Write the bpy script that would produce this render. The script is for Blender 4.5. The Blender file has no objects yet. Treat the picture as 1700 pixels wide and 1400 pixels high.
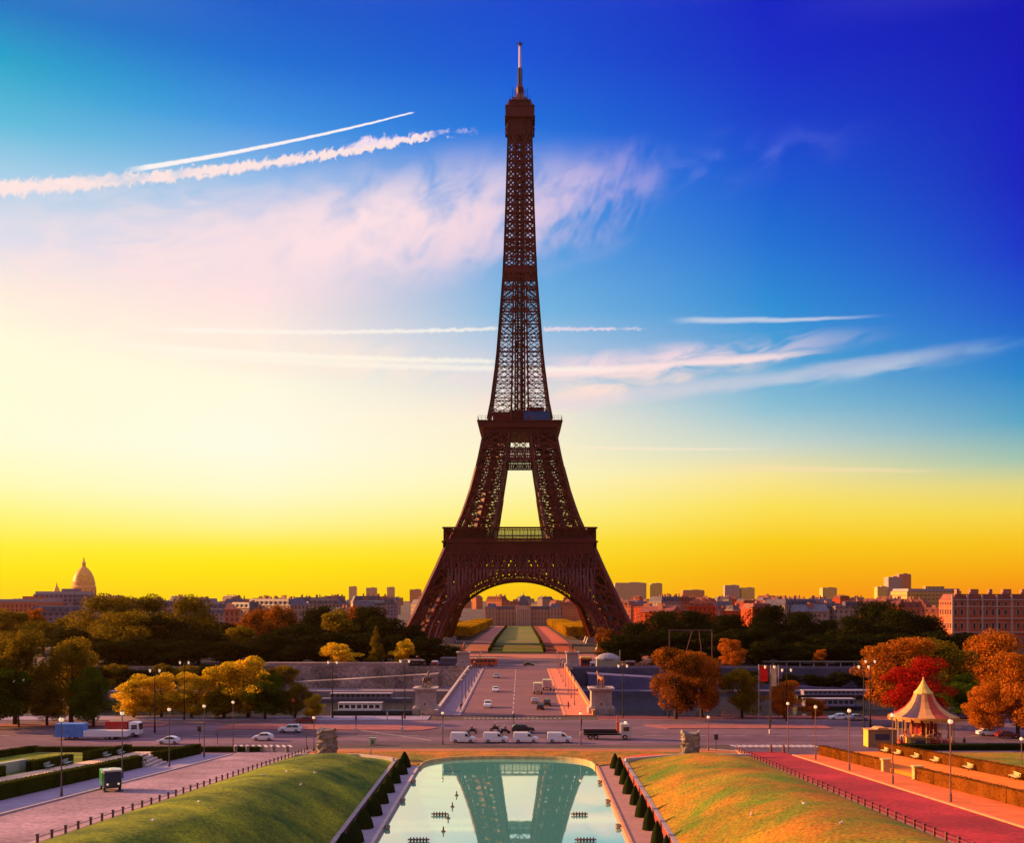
import bpy, math, random
import numpy as np
from mathutils import Vector, Matrix
R = math.radians
sc = bpy.context.scene
C = sc.collection
# ------------------------------------------------------------------ camera
F = 1800.0; CX = 865.0; HY = 988.0; H = 27.6          # focal (px of a 1700 wide picture), axis, horizon, eye height
cam = bpy.data.cameras.new('camera'); co = bpy.data.objects.new('camera', cam); C.objects.link(co)
co.location = (0, 0, H); co.rotation_euler = (R(90), 0, 0)
cam.sensor_width = 36; cam.lens = F/1700*36
cam.shift_x = -(CX-850)/1700; cam.shift_y = (HY-700)/1700
cam.clip_start = 1; cam.clip_end = 20000
sc.camera = co
sc.view_settings.view_transform = 'Standard'; sc.view_settings.look = 'None'
sc.view_settings.exposure = 1.0; sc.view_settings.gamma = 1
sc.cycles.max_bounces = 6; sc.cycles.transparent_max_bounces = 12
sc.cycles.use_denoising = True
# ------------------------------------------------------------------ sun
SUN_EL, SUN_AZ = 16.0, -74.0                          # degrees, azimuth from the view axis
sl = bpy.data.lights.new('sun', 'SUN'); so = bpy.data.objects.new('sun', sl); C.objects.link(so)
sl.energy = 5.0; sl.angle = R(0.6); sl.color = (1.0, 0.46, 0.15)
HAZE = 2.4e-5
sd = Vector((math.sin(R(SUN_AZ))*math.cos(R(SUN_EL)), math.cos(R(SUN_AZ))*math.cos(R(SUN_EL)), math.sin(R(SUN_EL))))
so.rotation_euler = sd.to_track_quat('Z', 'Y').to_euler()
# ------------------------------------------------------------------ sky
def lin(c):
    return tuple(((v/255)/12.92 if v/255 <= .04045 else ((v/255+.055)/1.055)**2.4) for v in c)
world = bpy.data.worlds.new('World'); sc.world = world; world.use_nodes = True
NT = world.node_tree; NT.nodes.clear()
class E:
    """tiny expression helper over Math nodes"""
    def __init__(s, k): s.s = k
    @staticmethod
    def op(o, *a, clamp=False, nt=None):
        n = E.nt.nodes.new('ShaderNodeMath'); n.operation = o; n.use_clamp = clamp
        for i, v in enumerate(a):
            if isinstance(v, E): E.nt.links.new(v.s, n.inputs[i])
            else: n.inputs[i].default_value = v
        return E(n.outputs[0])
    def __add__(a, b): return E.op('ADD', a, b)
    def __radd__(a, b): return E.op('ADD', b, a)
    def __sub__(a, b): return E.op('SUBTRACT', a, b)
    def __rsub__(a, b): return E.op('SUBTRACT', b, a)
    def __mul__(a, b): return E.op('MULTIPLY', a, b)
    __rmul__ = __mul__
    def __truediv__(a, b): return E.op('DIVIDE', a, b)
E.nt = NT
def smooth(v, a, b):
    n = E.nt.nodes.new('ShaderNodeMapRange'); n.interpolation_type = 'SMOOTHSTEP'
    E.nt.links.new(v.s, n.inputs[0]); n.inputs[1].default_value = a; n.inputs[2].default_value = b
    return E(n.outputs[0])
def linstep(v, a, b):
    n = E.nt.nodes.new('ShaderNodeMapRange'); n.clamp = True
    E.nt.links.new(v.s, n.inputs[0]); n.inputs[1].default_value = a; n.inputs[2].default_value = b
    return E(n.outputs[0])
def mixc(f, a, b):
    n = E.nt.nodes.new('ShaderNodeMix'); n.data_type = 'RGBA'
    if isinstance(f, E): E.nt.links.new(f.s, n.inputs[0])
    else: n.inputs[0].default_value = f
    for v, i in ((a, 6), (b, 7)):
        if isinstance(v, E): E.nt.links.new(v.s, n.inputs[i])
        else: n.inputs[i].default_value = (*v, 1)
    return E(n.outputs[2])
tc = NT.nodes.new('ShaderNodeTexCoord'); sp = NT.nodes.new('ShaderNodeSeparateXYZ'); NT.links.new(tc.outputs['Generated'], sp.inputs[0])
DX, DY, DZ = (E(sp.outputs[i]) for i in range(3))
AZ = E.op('DEGREES', E.op('ARCTAN2', DX, DY)); EL = E.op('DEGREES', E.op('ARCSINE', DZ))
def aed(px, py):
    """direction (azimuth, elevation in degrees) of a sky point"""
    return math.degrees(math.atan2(px-CX, F)), math.degrees(math.atan2(HY-py, math.hypot(F, px-CX)))
def station(px, stops, zen=(205, 190, 222), k=1.0):
    n = NT.nodes.new('ShaderNodeValToRGB'); f = linstep(EL, -2, 92); NT.links.new(f.s, n.inputs[0])
    st = [((aed(px, y)[1]+2)/94, tuple(v*k for v in lin(c))) for y, c in stops]; st.sort(key=lambda q: q[0])
    st.append((0.55, lin(zen))); el = n.color_ramp.elements
    el[0].position = st[0][0]; el[0].color = (*st[0][1], 1); el[1].position = st[-1][0]; el[1].color = (*st[-1][1], 1)
    for p, c in st[1:-1]:
        e = el.new(p); e.color = (*c, 1)
    return E(n.outputs[0])
ST = [  # unseen azimuths and the zenith are shaped to light the scene
 (-180, station(865, [(985, (235, 180, 180)), (700, (215, 180, 195)), (200, (170, 150, 190))], k=.32)),
 (-108, station(865, [(985, (235, 170, 150)), (700, (215, 180, 180)), (200, (170, 150, 190))], k=.4)),
 (-80, station(865, [(985, (255, 205, 90)), (700, (255, 228, 150)), (300, (255, 215, 180)), (0, (210, 190, 200))], k=2.0)),
 (-40, station(865, [(985, (255, 225, 20)), (700, (255, 250, 190)), (300, (215, 225, 235)), (0, (60, 150, 210))])),
 (aed(0, 988)[0], station(0, [(988, (255, 215, 10)), (945, (255, 236, 0)), (908, (255, 243, 50)), (855, (255, 250, 130)), (800, (255, 254, 190)), (730, (255, 255, 220)), (560, (255, 252, 222)), (480, (252, 238, 222)), (400, (222, 222, 236)), (290, (165, 208, 234)), (200, (85, 188, 220)), (100, (0, 165, 205)), (0, (0, 118, 198))])),
 (aed(425, 988)[0], station(425, [(988, (255, 215, 5)), (935, (255, 238, 0)), (908, (255, 242, 60)), (872, (255, 250, 150)), (815, (255, 255, 210)), (740, (255, 255, 234)), (640, (255, 252, 226)), (560, (254, 238, 226)), (480, (252, 226, 226)), (400, (226, 216, 232)), (300, (140, 188, 234)), (200, (55, 148, 226)), (100, (0, 112, 214)), (0, (0, 92, 204))])),
 (aed(865, 988)[0], station(865, [(988, (255, 200, 5)), (940, (255, 222, 10)), (898, (255, 236, 60)), (858, (255, 246, 130)), (790, (255, 250, 195)), (690, (250, 238, 215)), (610, (200, 210, 228)), (520, (120, 185, 226)), (400, (80, 160, 226)), (300, (45, 140, 226)), (200, (12, 110, 220)), (100, (0, 84, 214)), (0, (0, 72, 208))])),
 (aed(1280, 988)[0], station(1280, [(988, (255, 165, 5)), (950, (255, 185, 0)), (900, (255, 212, 10)), (840, (255, 230, 90)), (790, (250, 232, 150)), (740, (205, 218, 205)), (680, (140, 195, 215)), (600, (70, 165, 215)), (500, (30, 140, 215)), (400, (8, 112, 214)), (300, (0, 88, 212)), (200, (0, 64, 208)), (100, (0, 44, 202)), (0, (0, 34, 196))])),
 (aed(1700, 988)[0], station(1700, [(988, (252, 140, 10)), (950, (255, 175, 0)), (900, (255, 205, 20)), (850, (250, 222, 80)), (805, (228, 218, 135)), (765, (165, 200, 180)), (700, (85, 168, 200)), (620, (22, 135, 205)), (520, (0, 92, 208)), (420, (0, 55, 205)), (300, (0, 32, 195)), (150, (0, 24, 188)), (0, (0, 20, 178))])),
 (60, station(865, [(985, (250, 150, 90)), (800, (225, 170, 160)), (500, (150, 140, 190)), (100, (110, 110, 180))], k=.5)),
 (180, station(865, [(985, (235, 180, 180)), (700, (215, 180, 195)), (200, (170, 150, 190))], k=.32)),
]
sky = ST[0][1]
for (a0, _), (a1, c) in zip(ST, ST[1:]):
    sky = mixc(linstep(AZ, a0, a1), sky, c)
def noise(scale, stretch=(1, 1), rot=0, detail=5, dist=0.0, off=0.0):
    """noise over (azimuth, elevation) in degrees"""
    c, s = math.cos(R(rot)), math.sin(R(rot))
    u = (AZ*c + EL*s)*stretch[0]; v = (EL*c - AZ*s)*stretch[1]
    cb = NT.nodes.new('ShaderNodeCombineXYZ'); NT.links.new(u.s, cb.inputs[0]); NT.links.new(v.s, cb.inputs[1]); cb.inputs[2].default_value = off
    n = NT.nodes.new('ShaderNodeTexNoise'); n.inputs['Scale'].default_value = scale; n.inputs['Detail'].default_value = detail
    n.inputs['Distortion'].default_value = dist; NT.links.new(cb.outputs[0], n.inputs['Vector'])
    return E(n.outputs[0])
def patch(px, py, rx, ry, ang, gain, col, n, lo=.42, hi=.75):
    """soft elliptical patch of cirrus, rx ry in pixels"""
    global sky
    a, e = aed(px, py); k = 180/math.pi/F
    c, s = math.cos(R(ang)), math.sin(R(ang))
    u = ((AZ-a)*c + (EL-e)*s)/(rx*k); v = ((EL-e)*c - (AZ-a)*s)/(ry*k)
    d = E.op('SQRT', u*u+v*v)
    m = (1-smooth(d, .1, 1.0))*smooth(n, lo, hi)*gain
    sky = mixc(E.op('MINIMUM', m, 1.0), sky, lin(col))
def trail(p, q, w0, w1, gain, col, n=None, amp=0.0, edge=.5, cut=None, fade=(.03, .03)):
    """condensation trail from p to q (half widths w0, w1 in pixels)"""
    global sky
    (a0, e0), (a1, e1) = aed(*p), aed(*q); k = 180/math.pi/F
    L = math.hypot(a1-a0, e1-e0); c, s = (a1-a0)/L, (e1-e0)/L
    t = ((AZ-a0)*c + (EL-e0)*s)/L; d = (EL-e0)*c - (AZ-a0)*s
    if n is not None: d = d + (n-.5)*amp*k
    w = (w0 + t*(w1-w0))*k
    m = (1-smooth(E.op('ABSOLUTE', d)/w, edge, 1.0))*smooth(t, 0, fade[0])*(1-smooth(t, 1-fade[1], 1.0))*gain
    if cut is not None: m = m*smooth(cut[0], cut[1], cut[2])
    sky = mixc(m, sky, lin(col))
n_wisp = noise(.28, (1, 1.9), 18, 6, 1.2); n_wisp2 = noise(.35, (1, 3.2), 8, 6, .8, 3.1); n_fine = noise(2.6, (1, 1.4), 60, 4, .6, 7.0)
n_wisp3 = noise(.42, (1, 1.5), 35, 8, .5, 5.2); n_feather = noise(.55, (2.2, .7), -22, 5, 1.0, 1.7)
patch(600, 385, 500, 125, 12, 1.05, (250, 224, 230), n_wisp3, .12, .66)
patch(810, 375, 250, 95, 16, .7, (246, 214, 226), n_wisp3, .28, .7)
patch(965, 352, 200, 95, 24, .62, (232, 200, 228), n_wisp3, .34, .78)
patch(990, 330, 150, 85, 25, .28, (236, 205, 232), n_feather, .36, .70)
patch(1180, 275, 300, 60, 6, .22, (150, 160, 226), n_wisp, .4, .7)
patch(250, 430, 420, 150, 10, .6, (255, 228, 226), n_wisp2, .3, .7)
patch(1080, 600, 420, 34, 4, .85, (250, 220, 226), n_wisp2, .33, .62)
patch(1000, 645, 360, 42, 7, .9, (255, 226, 216), n_wisp2, .33, .65)
patch(1400, 620, 330, 26, 6, .6, (150, 195, 222), n_wisp2, .35, .65)
patch(500, 590, 460, 50, -3, .7, (255, 236, 220), n_wisp2, .35, .62)
trail((860, 676), (1700, 566), 16, 20, .45, (225, 215, 226), n_wisp2, 20, .1, None, (.05, .3))
trail((860, 622), (1400, 580), 10, 7, .8, (255, 228, 226), n_wisp2, 22, .1, None, (.1, .25))
trail((200, 545), (840, 545), 7, 4, .75, (255, 247, 236), n_fine, 8, .1, None, (.2, .05))
trail((900, 546), (1150, 543), 5, 3, .8, (240, 220, 232), n_fine, 10, .1, (n_wisp2, .42, .55), (.02, .1))
trail((1100, 532), (1490, 524), 8, 3, .75, (205, 215, 232), n_wisp2, 8, .1, None, (.2, .4))
trail((120, 565), (840, 600), 8, 6, .7, (255, 250, 232), n_fine, 8, .1, None, (.2, .05))
trail((200, 580), (1100, 612), 10, 7, .65, (255, 248, 232), n_fine, 8, .1, None, (.2, .2))
trail((900, 742), (1300, 746), 4, 2, .6, (255, 238, 205), n_fine, 4, .1, None, (.1, .3))
trail((1150, 775), (1600, 782), 9, 5, .5, (255, 226, 180), n_wisp2, 8, .1, None, (.3, .3))
trail((-60, 316), (730, 222), 15, 6, .95, (255, 230, 226), n_fine, 24, .35, (n_wisp3, .22, .5), (.02, .03))
trail((560, 240), (800, 214), 9, 5, .9, (250, 226, 240), n_fine, 26, .2, (n_wisp2, .42, .56), (.1, .05))
trail((200, 284), (690, 185), 5, 1.3, .95, (255, 246, 244), n_fine, 2, .4, None, (.1, .02))
bg = NT.nodes.new('ShaderNodeBackground'); NT.links.new(sky.s, bg.inputs[0]); bg.inputs[1].default_value = 0.505
ow = NT.nodes.new('ShaderNodeOutputWorld'); NT.links.new(bg.outputs[0], ow.inputs[0])
# ------------------------------------------------------------------ helpers
rnd = random.Random(7); nr = np.random.RandomState(11)
class MB:
    """collects shapes; build() links them as one mesh object"""
    def __init__(s): s.v = []; s.f = []; s.m = []; s.cur = 0
    def add(s, vs, fs, mi=None):
        o = len(s.v); s.v += [tuple(v) for v in vs]; s.f += [tuple(i+o for i in f) for f in fs]; s.m += [s.cur if mi is None else mi]*len(fs); return s
    def quad(s, a, b, c, d, mi=None): return s.add([a, b, c, d], [(0, 1, 2, 3)], mi)
    def box(s, c, d, rz=0, mi=None, top=1.0):
        x, y, z = d[0]/2, d[1]/2, d[2]/2; cs, sn = math.cos(rz), math.sin(rz)
        vs = []
        for sz in (-1, 1):
            k = top if sz > 0 else 1
            for sx, sy in ((-1, -1), (1, -1), (1, 1), (-1, 1)):
                px, py = sx*x*k, sy*y*k
                vs.append((c[0]+px*cs-py*sn, c[1]+px*sn+py*cs, c[2]+sz*z))
        return s.add(vs, [(0, 3, 2, 1), (4, 5, 6, 7), (0, 1, 5, 4), (1, 2, 6, 5), (2, 3, 7, 6), (3, 0, 4, 7)], mi)
    def bar(s, p, q, w, h=None, mi=None):
        p, q = Vector(p), Vector(q); d = q-p
        if d.length < 1e-6: return s
        d.normalize(); up = Vector((0, 0, 1)) if abs(d.z) < .95 else Vector((0, 1, 0))
        a = d.cross(up).normalized()*(w/2); b = d.cross(a).normalized()*((h or w)/2)
        vs = [p-a-b, p+a-b, p+a+b, p-a+b, q-a-b, q+a-b, q+a+b, q-a+b]
        return s.add(vs, [(0, 3, 2, 1), (4, 5, 6, 7), (0, 1, 5, 4), (1, 2, 6, 5), (2, 3, 7, 6), (3, 0, 4, 7)], mi)
    def tube(s, p, q, r0, r1=None, n=8, mi=None, caps=True):
        r1 = r0 if r1 is None else r1; p, q = Vector(p), Vector(q); d = (q-p).normalized()
        up = Vector((0, 0, 1)) if abs(d.z) < .95 else Vector((0, 1, 0)); a = d.cross(up).normalized(); b = d.cross(a).normalized()
        vs = [p+(a*math.cos(2*math.pi*i/n)+b*math.sin(2*math.pi*i/n))*r0 for i in range(n)]+[q+(a*math.cos(2*math.pi*i/n)+b*math.sin(2*math.pi*i/n))*r1 for i in range(n)]
        fs = [(i, n+i, n+(i+1) % n, (i+1) % n) for i in range(n)]
        if caps: fs += [tuple(range(n)), tuple(range(2*n-1, n-1, -1))]
        return s.add(vs, fs, mi)
    def lathe(s, prof, c=(0, 0, 0), n=16, mi=None, mats=None):
        vs = []; fs = []; ms = []
        for r, z in prof:
            vs += [(c[0]+r*math.cos(2*math.pi*i/n), c[1]+r*math.sin(2*math.pi*i/n), c[2]+z) for i in range(n)]
        o = len(s.v); s.v += vs
        for k in range(len(prof)-1):
            for i in range(n):
                s.f.append((o+k*n+i, o+k*n+(i+1) % n, o+(k+1)*n+(i+1) % n, o+(k+1)*n+i)); s.m.append(mats[i % len(mats)] if mats else (s.cur if mi is None else mi))
        return s
    def ball(s, c, r, sx=1, sy=1, sz=1, n=10, mi=None):
        k = n//2; prof = [(r*math.sin(math.pi*j/k)+1e-4, -r*sz*math.cos(math.pi*j/k)) for j in range(k+1)]
        o = len(s.v); s.lathe(prof, (0, 0, 0), n, mi)
        for i in range(o, len(s.v)):
            x, y, z = s.v[i]; s.v[i] = (c[0]+x*sx, c[1]+y*sy, c[2]+z)
        return s
    def prism(s, prof, y0, y1, mi=None, inset=None):
        """side profile (x,z) extruded along y; inset = function giving half-width factor at a point"""
        n = len(prof); f = inset or (lambda x, z: 1.0); ym = (y0+y1)/2; hy = (y1-y0)/2
        vs = [(x, ym-hy*f(x, z), z) for x, z in prof]+[(x, ym+hy*f(x, z), z) for x, z in prof]
        fs = [tuple(range(n)), tuple(range(2*n-1, n-1, -1))]+[(i, n+i, n+(i+1) % n, (i+1) % n) for i in range(n)]
        return s.add(vs, fs, mi)
    def xf(s, M):
        s.v = [tuple(M @ Vector(v)) for v in s.v]; return s
    def build(s, name, mats, parent=None, smoothed=False, bevel=0, loc=None):
        me = bpy.data.meshes.new(name); me.from_pydata(s.v, [], s.f)
        mats = mats if isinstance(mats, (list, tuple)) else [mats]
        for m in mats: me.materials.append(m)
        if len(mats) > 1: me.polygons.foreach_set('material_index', s.m)
        if smoothed: me.polygons.foreach_set('use_smooth', [True]*len(s.f))
        me.update(); o = bpy.data.objects.new(name, me); C.objects.link(o)
        if parent is not None: o.parent = parent
        if loc is not None: o.location = loc
        if bevel:
            b = o.modifiers.new('bevel', 'BEVEL'); b.width = bevel; b.segments = 2; b.limit_method = 'ANGLE'
        return o
def tag(o, label=None, cat=None, group=None, kind=None):
    if label: o['label'] = label
    if cat: o['category'] = cat
    if group: o['group'] = group
    if kind: o['kind'] = kind
    return o
def thing(name, label, cat, loc=(0, 0, 0), rz=0, group=None):
    o = bpy.data.objects.new(name, None); C.objects.link(o); o.location = loc; o.rotation_euler = (0, 0, rz)
    o.empty_display_size = .5
    return tag(o, label, cat, group)
def struct(o): o['kind'] = 'structure'; return o
def dup(o, loc=None, rz=None, label=None, parent=None, scale=None, group=None):
    c = o.copy(); C.objects.link(c)
    if parent is not None: c.parent = parent
    if loc is not None: c.location = loc
    if rz is not None: c.rotation_euler = (0, 0, rz)
    if scale is not None: c.scale = scale
    if label: c['label'] = label
    if group: c['group'] = group
    for ch in list(o.children): dup(ch, parent=c)
    return c
def G(px, py, z=0.0):
    D = F*(H-z)/(py-HY); return ((px-CX)*D/F, D)
def XD(px, D): return (px-CX)*D/F
def ZD(py, D): return H-(py-HY)*D/F
def rise(Y): return max(0.0, (188-Y)*.078)            # the gardens climb towards the camera
def GR(px, py, dz=0.0):
    """point on the climbing side terrace"""
    dy = (py-HY)/F; Y = (H-dz-.078*188)/(dy-.078)
    if Y > 188: X, Y = G(px, py, dz)
    return ((px-CX)*Y/F, Y, rise(Y)+dz)
# ------------------------------------------------------------------ materials
MC = {}
def mat(name, col, rough=.8, var=.25, scale=.5, bump=0, bscale=20, metal=0, spec=.3, col2=None, coord='Object', trans=0, sx=1, emit=0, coat=0, fine=0, fscale=9, blot=0):
    if name in MC: return MC[name]
    m = bpy.data.materials.new(name); m.use_nodes = True; nt = m.node_tree; b = nt.nodes['Principled BSDF']
    b.inputs['Roughness'].default_value = rough; b.inputs['Metallic'].default_value = metal; b.inputs['Specular IOR Level'].default_value = spec
    b.inputs['Coat Weight'].default_value = coat
    t = nt.nodes.new('ShaderNodeTexCoord'); src = t.outputs['Object']
    if coord == 'World':
        g = nt.nodes.new('ShaderNodeNewGeometry'); src = g.outputs['Position']
    mp = nt.nodes.new('ShaderNodeMapping'); mp.inputs['Scale'].default_value = (sx, 1, 1); nt.links.new(src, mp.inputs[0]); src = mp.outputs[0]
    n = nt.nodes.new('ShaderNodeTexNoise'); n.inputs['Scale'].default_value = scale; n.inputs['Detail'].default_value = 7; n.inputs['Roughness'].default_value = .62
    nt.links.new(src, n.inputs['Vector'])
    r = nt.nodes.new('ShaderNodeValToRGB'); nt.links.new(n.outputs[0], r.inputs[0])
    c2 = col2 or tuple(min(1, c*(1+var)) for c in col); c1 = tuple(c*(1-var) for c in col) if not col2 else col
    r.color_ramp.elements[0].position = .33; r.color_ramp.elements[1].position = .67
    r.color_ramp.elements[0].color = (*c1, 1); r.color_ramp.elements[1].color = (*c2, 1)
    out = r.outputs[0]
    for amt, fs_, lo, hi in ((fine, fscale, .35, .65), (blot, .09, .40, .62)):
        if not amt: continue
        nf = nt.nodes.new('ShaderNodeTexNoise'); nf.inputs['Scale'].default_value = fs_; nf.inputs['Detail'].default_value = 6; nt.links.new(src, nf.inputs['Vector'])
        mr = nt.nodes.new('ShaderNodeMapRange'); mr.inputs[1].default_value = lo; mr.inputs[2].default_value = hi; mr.inputs[3].default_value = 1-amt; mr.inputs[4].default_value = 1+amt*.8; nt.links.new(nf.outputs[0], mr.inputs[0])
        vm = nt.nodes.new('ShaderNodeVectorMath'); vm.operation = 'SCALE'; nt.links.new(out, vm.inputs[0]); nt.links.new(mr.outputs[0], vm.inputs['Scale']); out = vm.outputs[0]
    nt.links.new(out, b.inputs['Base Color'])
    if bump:
        n2 = nt.nodes.new('ShaderNodeTexNoise'); n2.inputs['Scale'].default_value = bscale; n2.inputs['Detail'].default_value = 4; nt.links.new(src, n2.inputs['Vector'])
        bp = nt.nodes.new('ShaderNodeBump'); bp.inputs['Strength'].default_value = bump; bp.inputs['Distance'].default_value = .1
        nt.links.new(n2.outputs[0], bp.inputs['Height']); nt.links.new(bp.outputs[0], b.inputs['Normal'])
    if emit:
        b.inputs['Emission Color'].default_value = (*col, 1); b.inputs['Emission Strength'].default_value = emit
    MC[name] = m; return m
def leafmat(name, c1, c2, trans=.45, sc_=.35):
    m = bpy.data.materials.new(name); m.use_nodes = True; nt = m.node_tree; nt.nodes.clear()
    g = nt.nodes.new('ShaderNodeNewGeometry'); n = nt.nodes.new('ShaderNodeTexNoise'); n.inputs['Scale'].default_value = sc_; n.inputs['Detail'].default_value = 4
    nt.links.new(g.outputs['Position'], n.inputs['Vector'])
    oi = nt.nodes.new('ShaderNodeObjectInfo'); a = nt.nodes.new('ShaderNodeMath'); a.operation = 'MULTIPLY_ADD'; a.inputs[1].default_value = .3
    nt.links.new(oi.outputs['Random'], a.inputs[0]); nt.links.new(n.outputs[0], a.inputs[2])
    ri = nt.nodes.new('ShaderNodeMath'); ri.operation = 'MULTIPLY_ADD'; ri.inputs[1].default_value = .3; nt.links.new(g.outputs['Random Per Island'], ri.inputs[0]); nt.links.new(a.outputs[0], ri.inputs[2])
    r = nt.nodes.new('ShaderNodeValToRGB'); nt.links.new(ri.outputs[0], r.inputs[0])
    r.color_ramp.elements[0].position = .45; r.color_ramp.elements[1].position = 1.0
    r.color_ramp.elements[0].color = (*c1, 1); r.color_ramp.elements[1].color = (*c2, 1)
    d = nt.nodes.new('ShaderNodeBsdfDiffuse'); t = nt.nodes.new('ShaderNodeBsdfTranslucent'); mx = nt.nodes.new('ShaderNodeMixShader'); mx.inputs[0].default_value = trans
    nt.links.new(r.outputs[0], d.inputs[0]); nt.links.new(r.outputs[0], t.inputs[0]); nt.links.new(d.outputs[0], mx.inputs[1]); nt.links.new(t.outputs[0], mx.inputs[2])
    o = nt.nodes.new('ShaderNodeOutputMaterial'); nt.links.new(mx.outputs[0], o.inputs[0]); return m
def facade(name, wall, glass, px=3.0, pz=3.3, ww=.42, wh=.58, var=.15):
    """masonry wall with a grid of window openings in object space (for houses too far to model panes)"""
    m = bpy.data.materials.new(name); m.use_nodes = True; nt = m.node_tree; old = E.nt; E.nt = nt; b = nt.nodes['Principled BSDF']
    t = nt.nodes.new('ShaderNodeTexCoord'); s = nt.nodes.new('ShaderNodeSeparateXYZ'); nt.links.new(t.outputs['Object'], s.inputs[0])
    g = nt.nodes.new('ShaderNodeNewGeometry'); oi = nt.nodes.new('ShaderNodeObjectInfo')
    h = E(s.outputs[0])+E(s.outputs[1]); fx = E.op('FRACT', h/px+100.0); fz = E.op('FRACT', E(s.outputs[2])/pz+100.0)
    wx = E.op('LESS_THAN', E.op('ABSOLUTE', fx-.5), ww/2); wz = E.op('LESS_THAN', E.op('ABSOLUTE', fz-.5), wh/2)
    n = nt.nodes.new('ShaderNodeTexNoise'); n.inputs['Scale'].default_value = .15; nt.links.new(t.outputs['Object'], n.inputs['Vector'])
    k = E(n.outputs[0])*.5+E(oi.outputs['Random'])*.5
    wc = mixc(k, tuple(c*(1-var*2) for c in wall), tuple(min(1, c*(1+var)) for c in wall))
    led = E.op('LESS_THAN', fz, .08)*.35
    wc = mixc(led, wc, tuple(c*.5 for c in wall))
    c = mixc(wx*wz*.8, wc, glass); nt.links.new(c.s, b.inputs['Base Color']); b.inputs['Roughness'].default_value = .85; b.inputs['Specular IOR Level'].default_value = .15
    E.nt = old; return m
iron = mat('painted_iron', (.115, .011, .008), .42, .3, .08, spec=.35)
iron2 = mat('dark_iron', (.02, .014, .016), .5, .3, .5)
stone = mat('pale_stone', (.42, .34, .32), .85, .22, .7, .4, 3)
stone_w = mat('weathered_stone', (.10, .085, .08), .9, .4, .9, .8, 4, col2=(.36, .30, .25))
bronze = mat('dark_bronze', (.14, .085, .06), .5, .4, 3, spec=.5)
asph_l = mat('cool_lit_asphalt', (.36, .23, .28), .9, .18, .15, .25, 25, coord='World', fine=.3, fscale=2.2, blot=.22)  # left road copy, cooler light cast put into its colour
asph_r = mat('warm_lit_asphalt', (.40, .020, .028), .9, .2, .15, .25, 25, coord='World', fine=.3, fscale=2.2, blot=.22)  # right road copy, crimson cast of the warm light put into its colour
asph_m = mat('grey_asphalt', (.165, .095, .13), .85, .25, .12, .25, 25, coord='World', sx=.2, fine=.3, fscale=1.6, blot=.3)
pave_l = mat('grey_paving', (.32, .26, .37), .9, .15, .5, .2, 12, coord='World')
pave_r = mat('warm_lit_paving', (.72, .15, .03), .9, .2, .4, .2, 12, coord='World')  # right pavement copy, warm light put into its colour
pave_b = mat('sunlit_bridge_paving', (.75, .22, .11), .9, .2, .5, coord='World')  # right footway, sunlight put into its brighter orange colour
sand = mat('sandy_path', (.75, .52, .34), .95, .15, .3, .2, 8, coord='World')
sand_r = mat('warm_lit_gravel_path', (.85, .20, .008), .95, .15, .3, .2, 8, coord='World')  # right path copy, orange light put into its colour
soil = mat('earth', (.10, .065, .055), .95, .3, .1, coord='World')
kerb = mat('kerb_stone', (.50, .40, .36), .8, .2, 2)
kerb_r = mat('warm_lit_kerb_stone', (.62, .28, .12), .8, .2, 2)  # kerb copy for the right side with warm light in its colour
white = mat('white_marking', (.62, .55, .54), .8, .2, 3)
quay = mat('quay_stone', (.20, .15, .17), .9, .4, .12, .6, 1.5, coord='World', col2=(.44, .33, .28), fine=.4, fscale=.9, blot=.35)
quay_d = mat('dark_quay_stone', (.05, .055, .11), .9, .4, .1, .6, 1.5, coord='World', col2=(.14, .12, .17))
roof_z = mat('zinc_roof', (.12, .10, .14), .5, .3, .4)
roof_r = mat('red_roof', (.25, .07, .05), .7, .3, .4)
zinc = mat('pale_zinc', (.35, .32, .36), .5, .2, 1)
glassd = mat('dark_glass', (.015, .02, .03), .08, .2, 1, spec=.8)
rubber = mat('black_rubber', (.012, .012, .014), .8, .2, 1)
chrome = mat('bright_metal', (.5, .5, .52), .25, .1, 1, metal=.9)
lamp_glow = mat('lamp_glass', (1.0, .82, .55), .3, .02, 1, emit=.22)
red_glow = mat('red_lens', (.7, .03, .02), .3, .05, 1)
lensw = mat('clear_lens', (.7, .7, .72), .15, .05, 1, spec=.8)
def paint(name, c, r=.28): return mat(name, c, r, .04, 1, spec=.5, coat=.4)
bark = mat('bark', (.07, .045, .04), .95, .4, 3, .6, 10)
bark_p = mat('pale_bark', (.22, .15, .11), .95, .4, 2, .6, 10)
# ------------------------------------------------------------------ ground (one sheet; river cut as a trench)
BX0, BX1 = -16.3, 12.0                               # basin edges
def gz(X, Y):
    if Y > 401.2: return -7*min(1, max(0, (Y-650)/550)) if Y < 6000 else -7
    if Y > 246.2: return -9.5
    if Y >= 186: return 0.0 if not (BX0-3.4 < X < BX1+4.4 and Y < 186.5) else -1.0
    if -37 <= X <= 38: return -1.0
    return rise(Y)
xs = sorted(set([-3000, -1500, -800, -400, -200, -120, -80, -60, -54, -49, -43, -37.01, -36.99, -28, -20, -10, 0, 8, 16, 25, 32, 37.99, 38.01, 45, 50, 60, 80, 120, 200, 400, 800, 1500, 3000]))
ys = [-80, -40, 0, 40, 60, 80, 100, 120, 140, 160, 175, 185.99, 186.01, 188, 200, 220, 246.1, 246.3, 300, 350, 401.1, 401.3, 450, 520, 600, 650, 800, 1000, 1200, 1600, 2200, 3200, 4500, 5900]
gm = MB()
gv = [(x, y, gz(x, y)) for y in ys for x in xs]; nx = len(xs)
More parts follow.
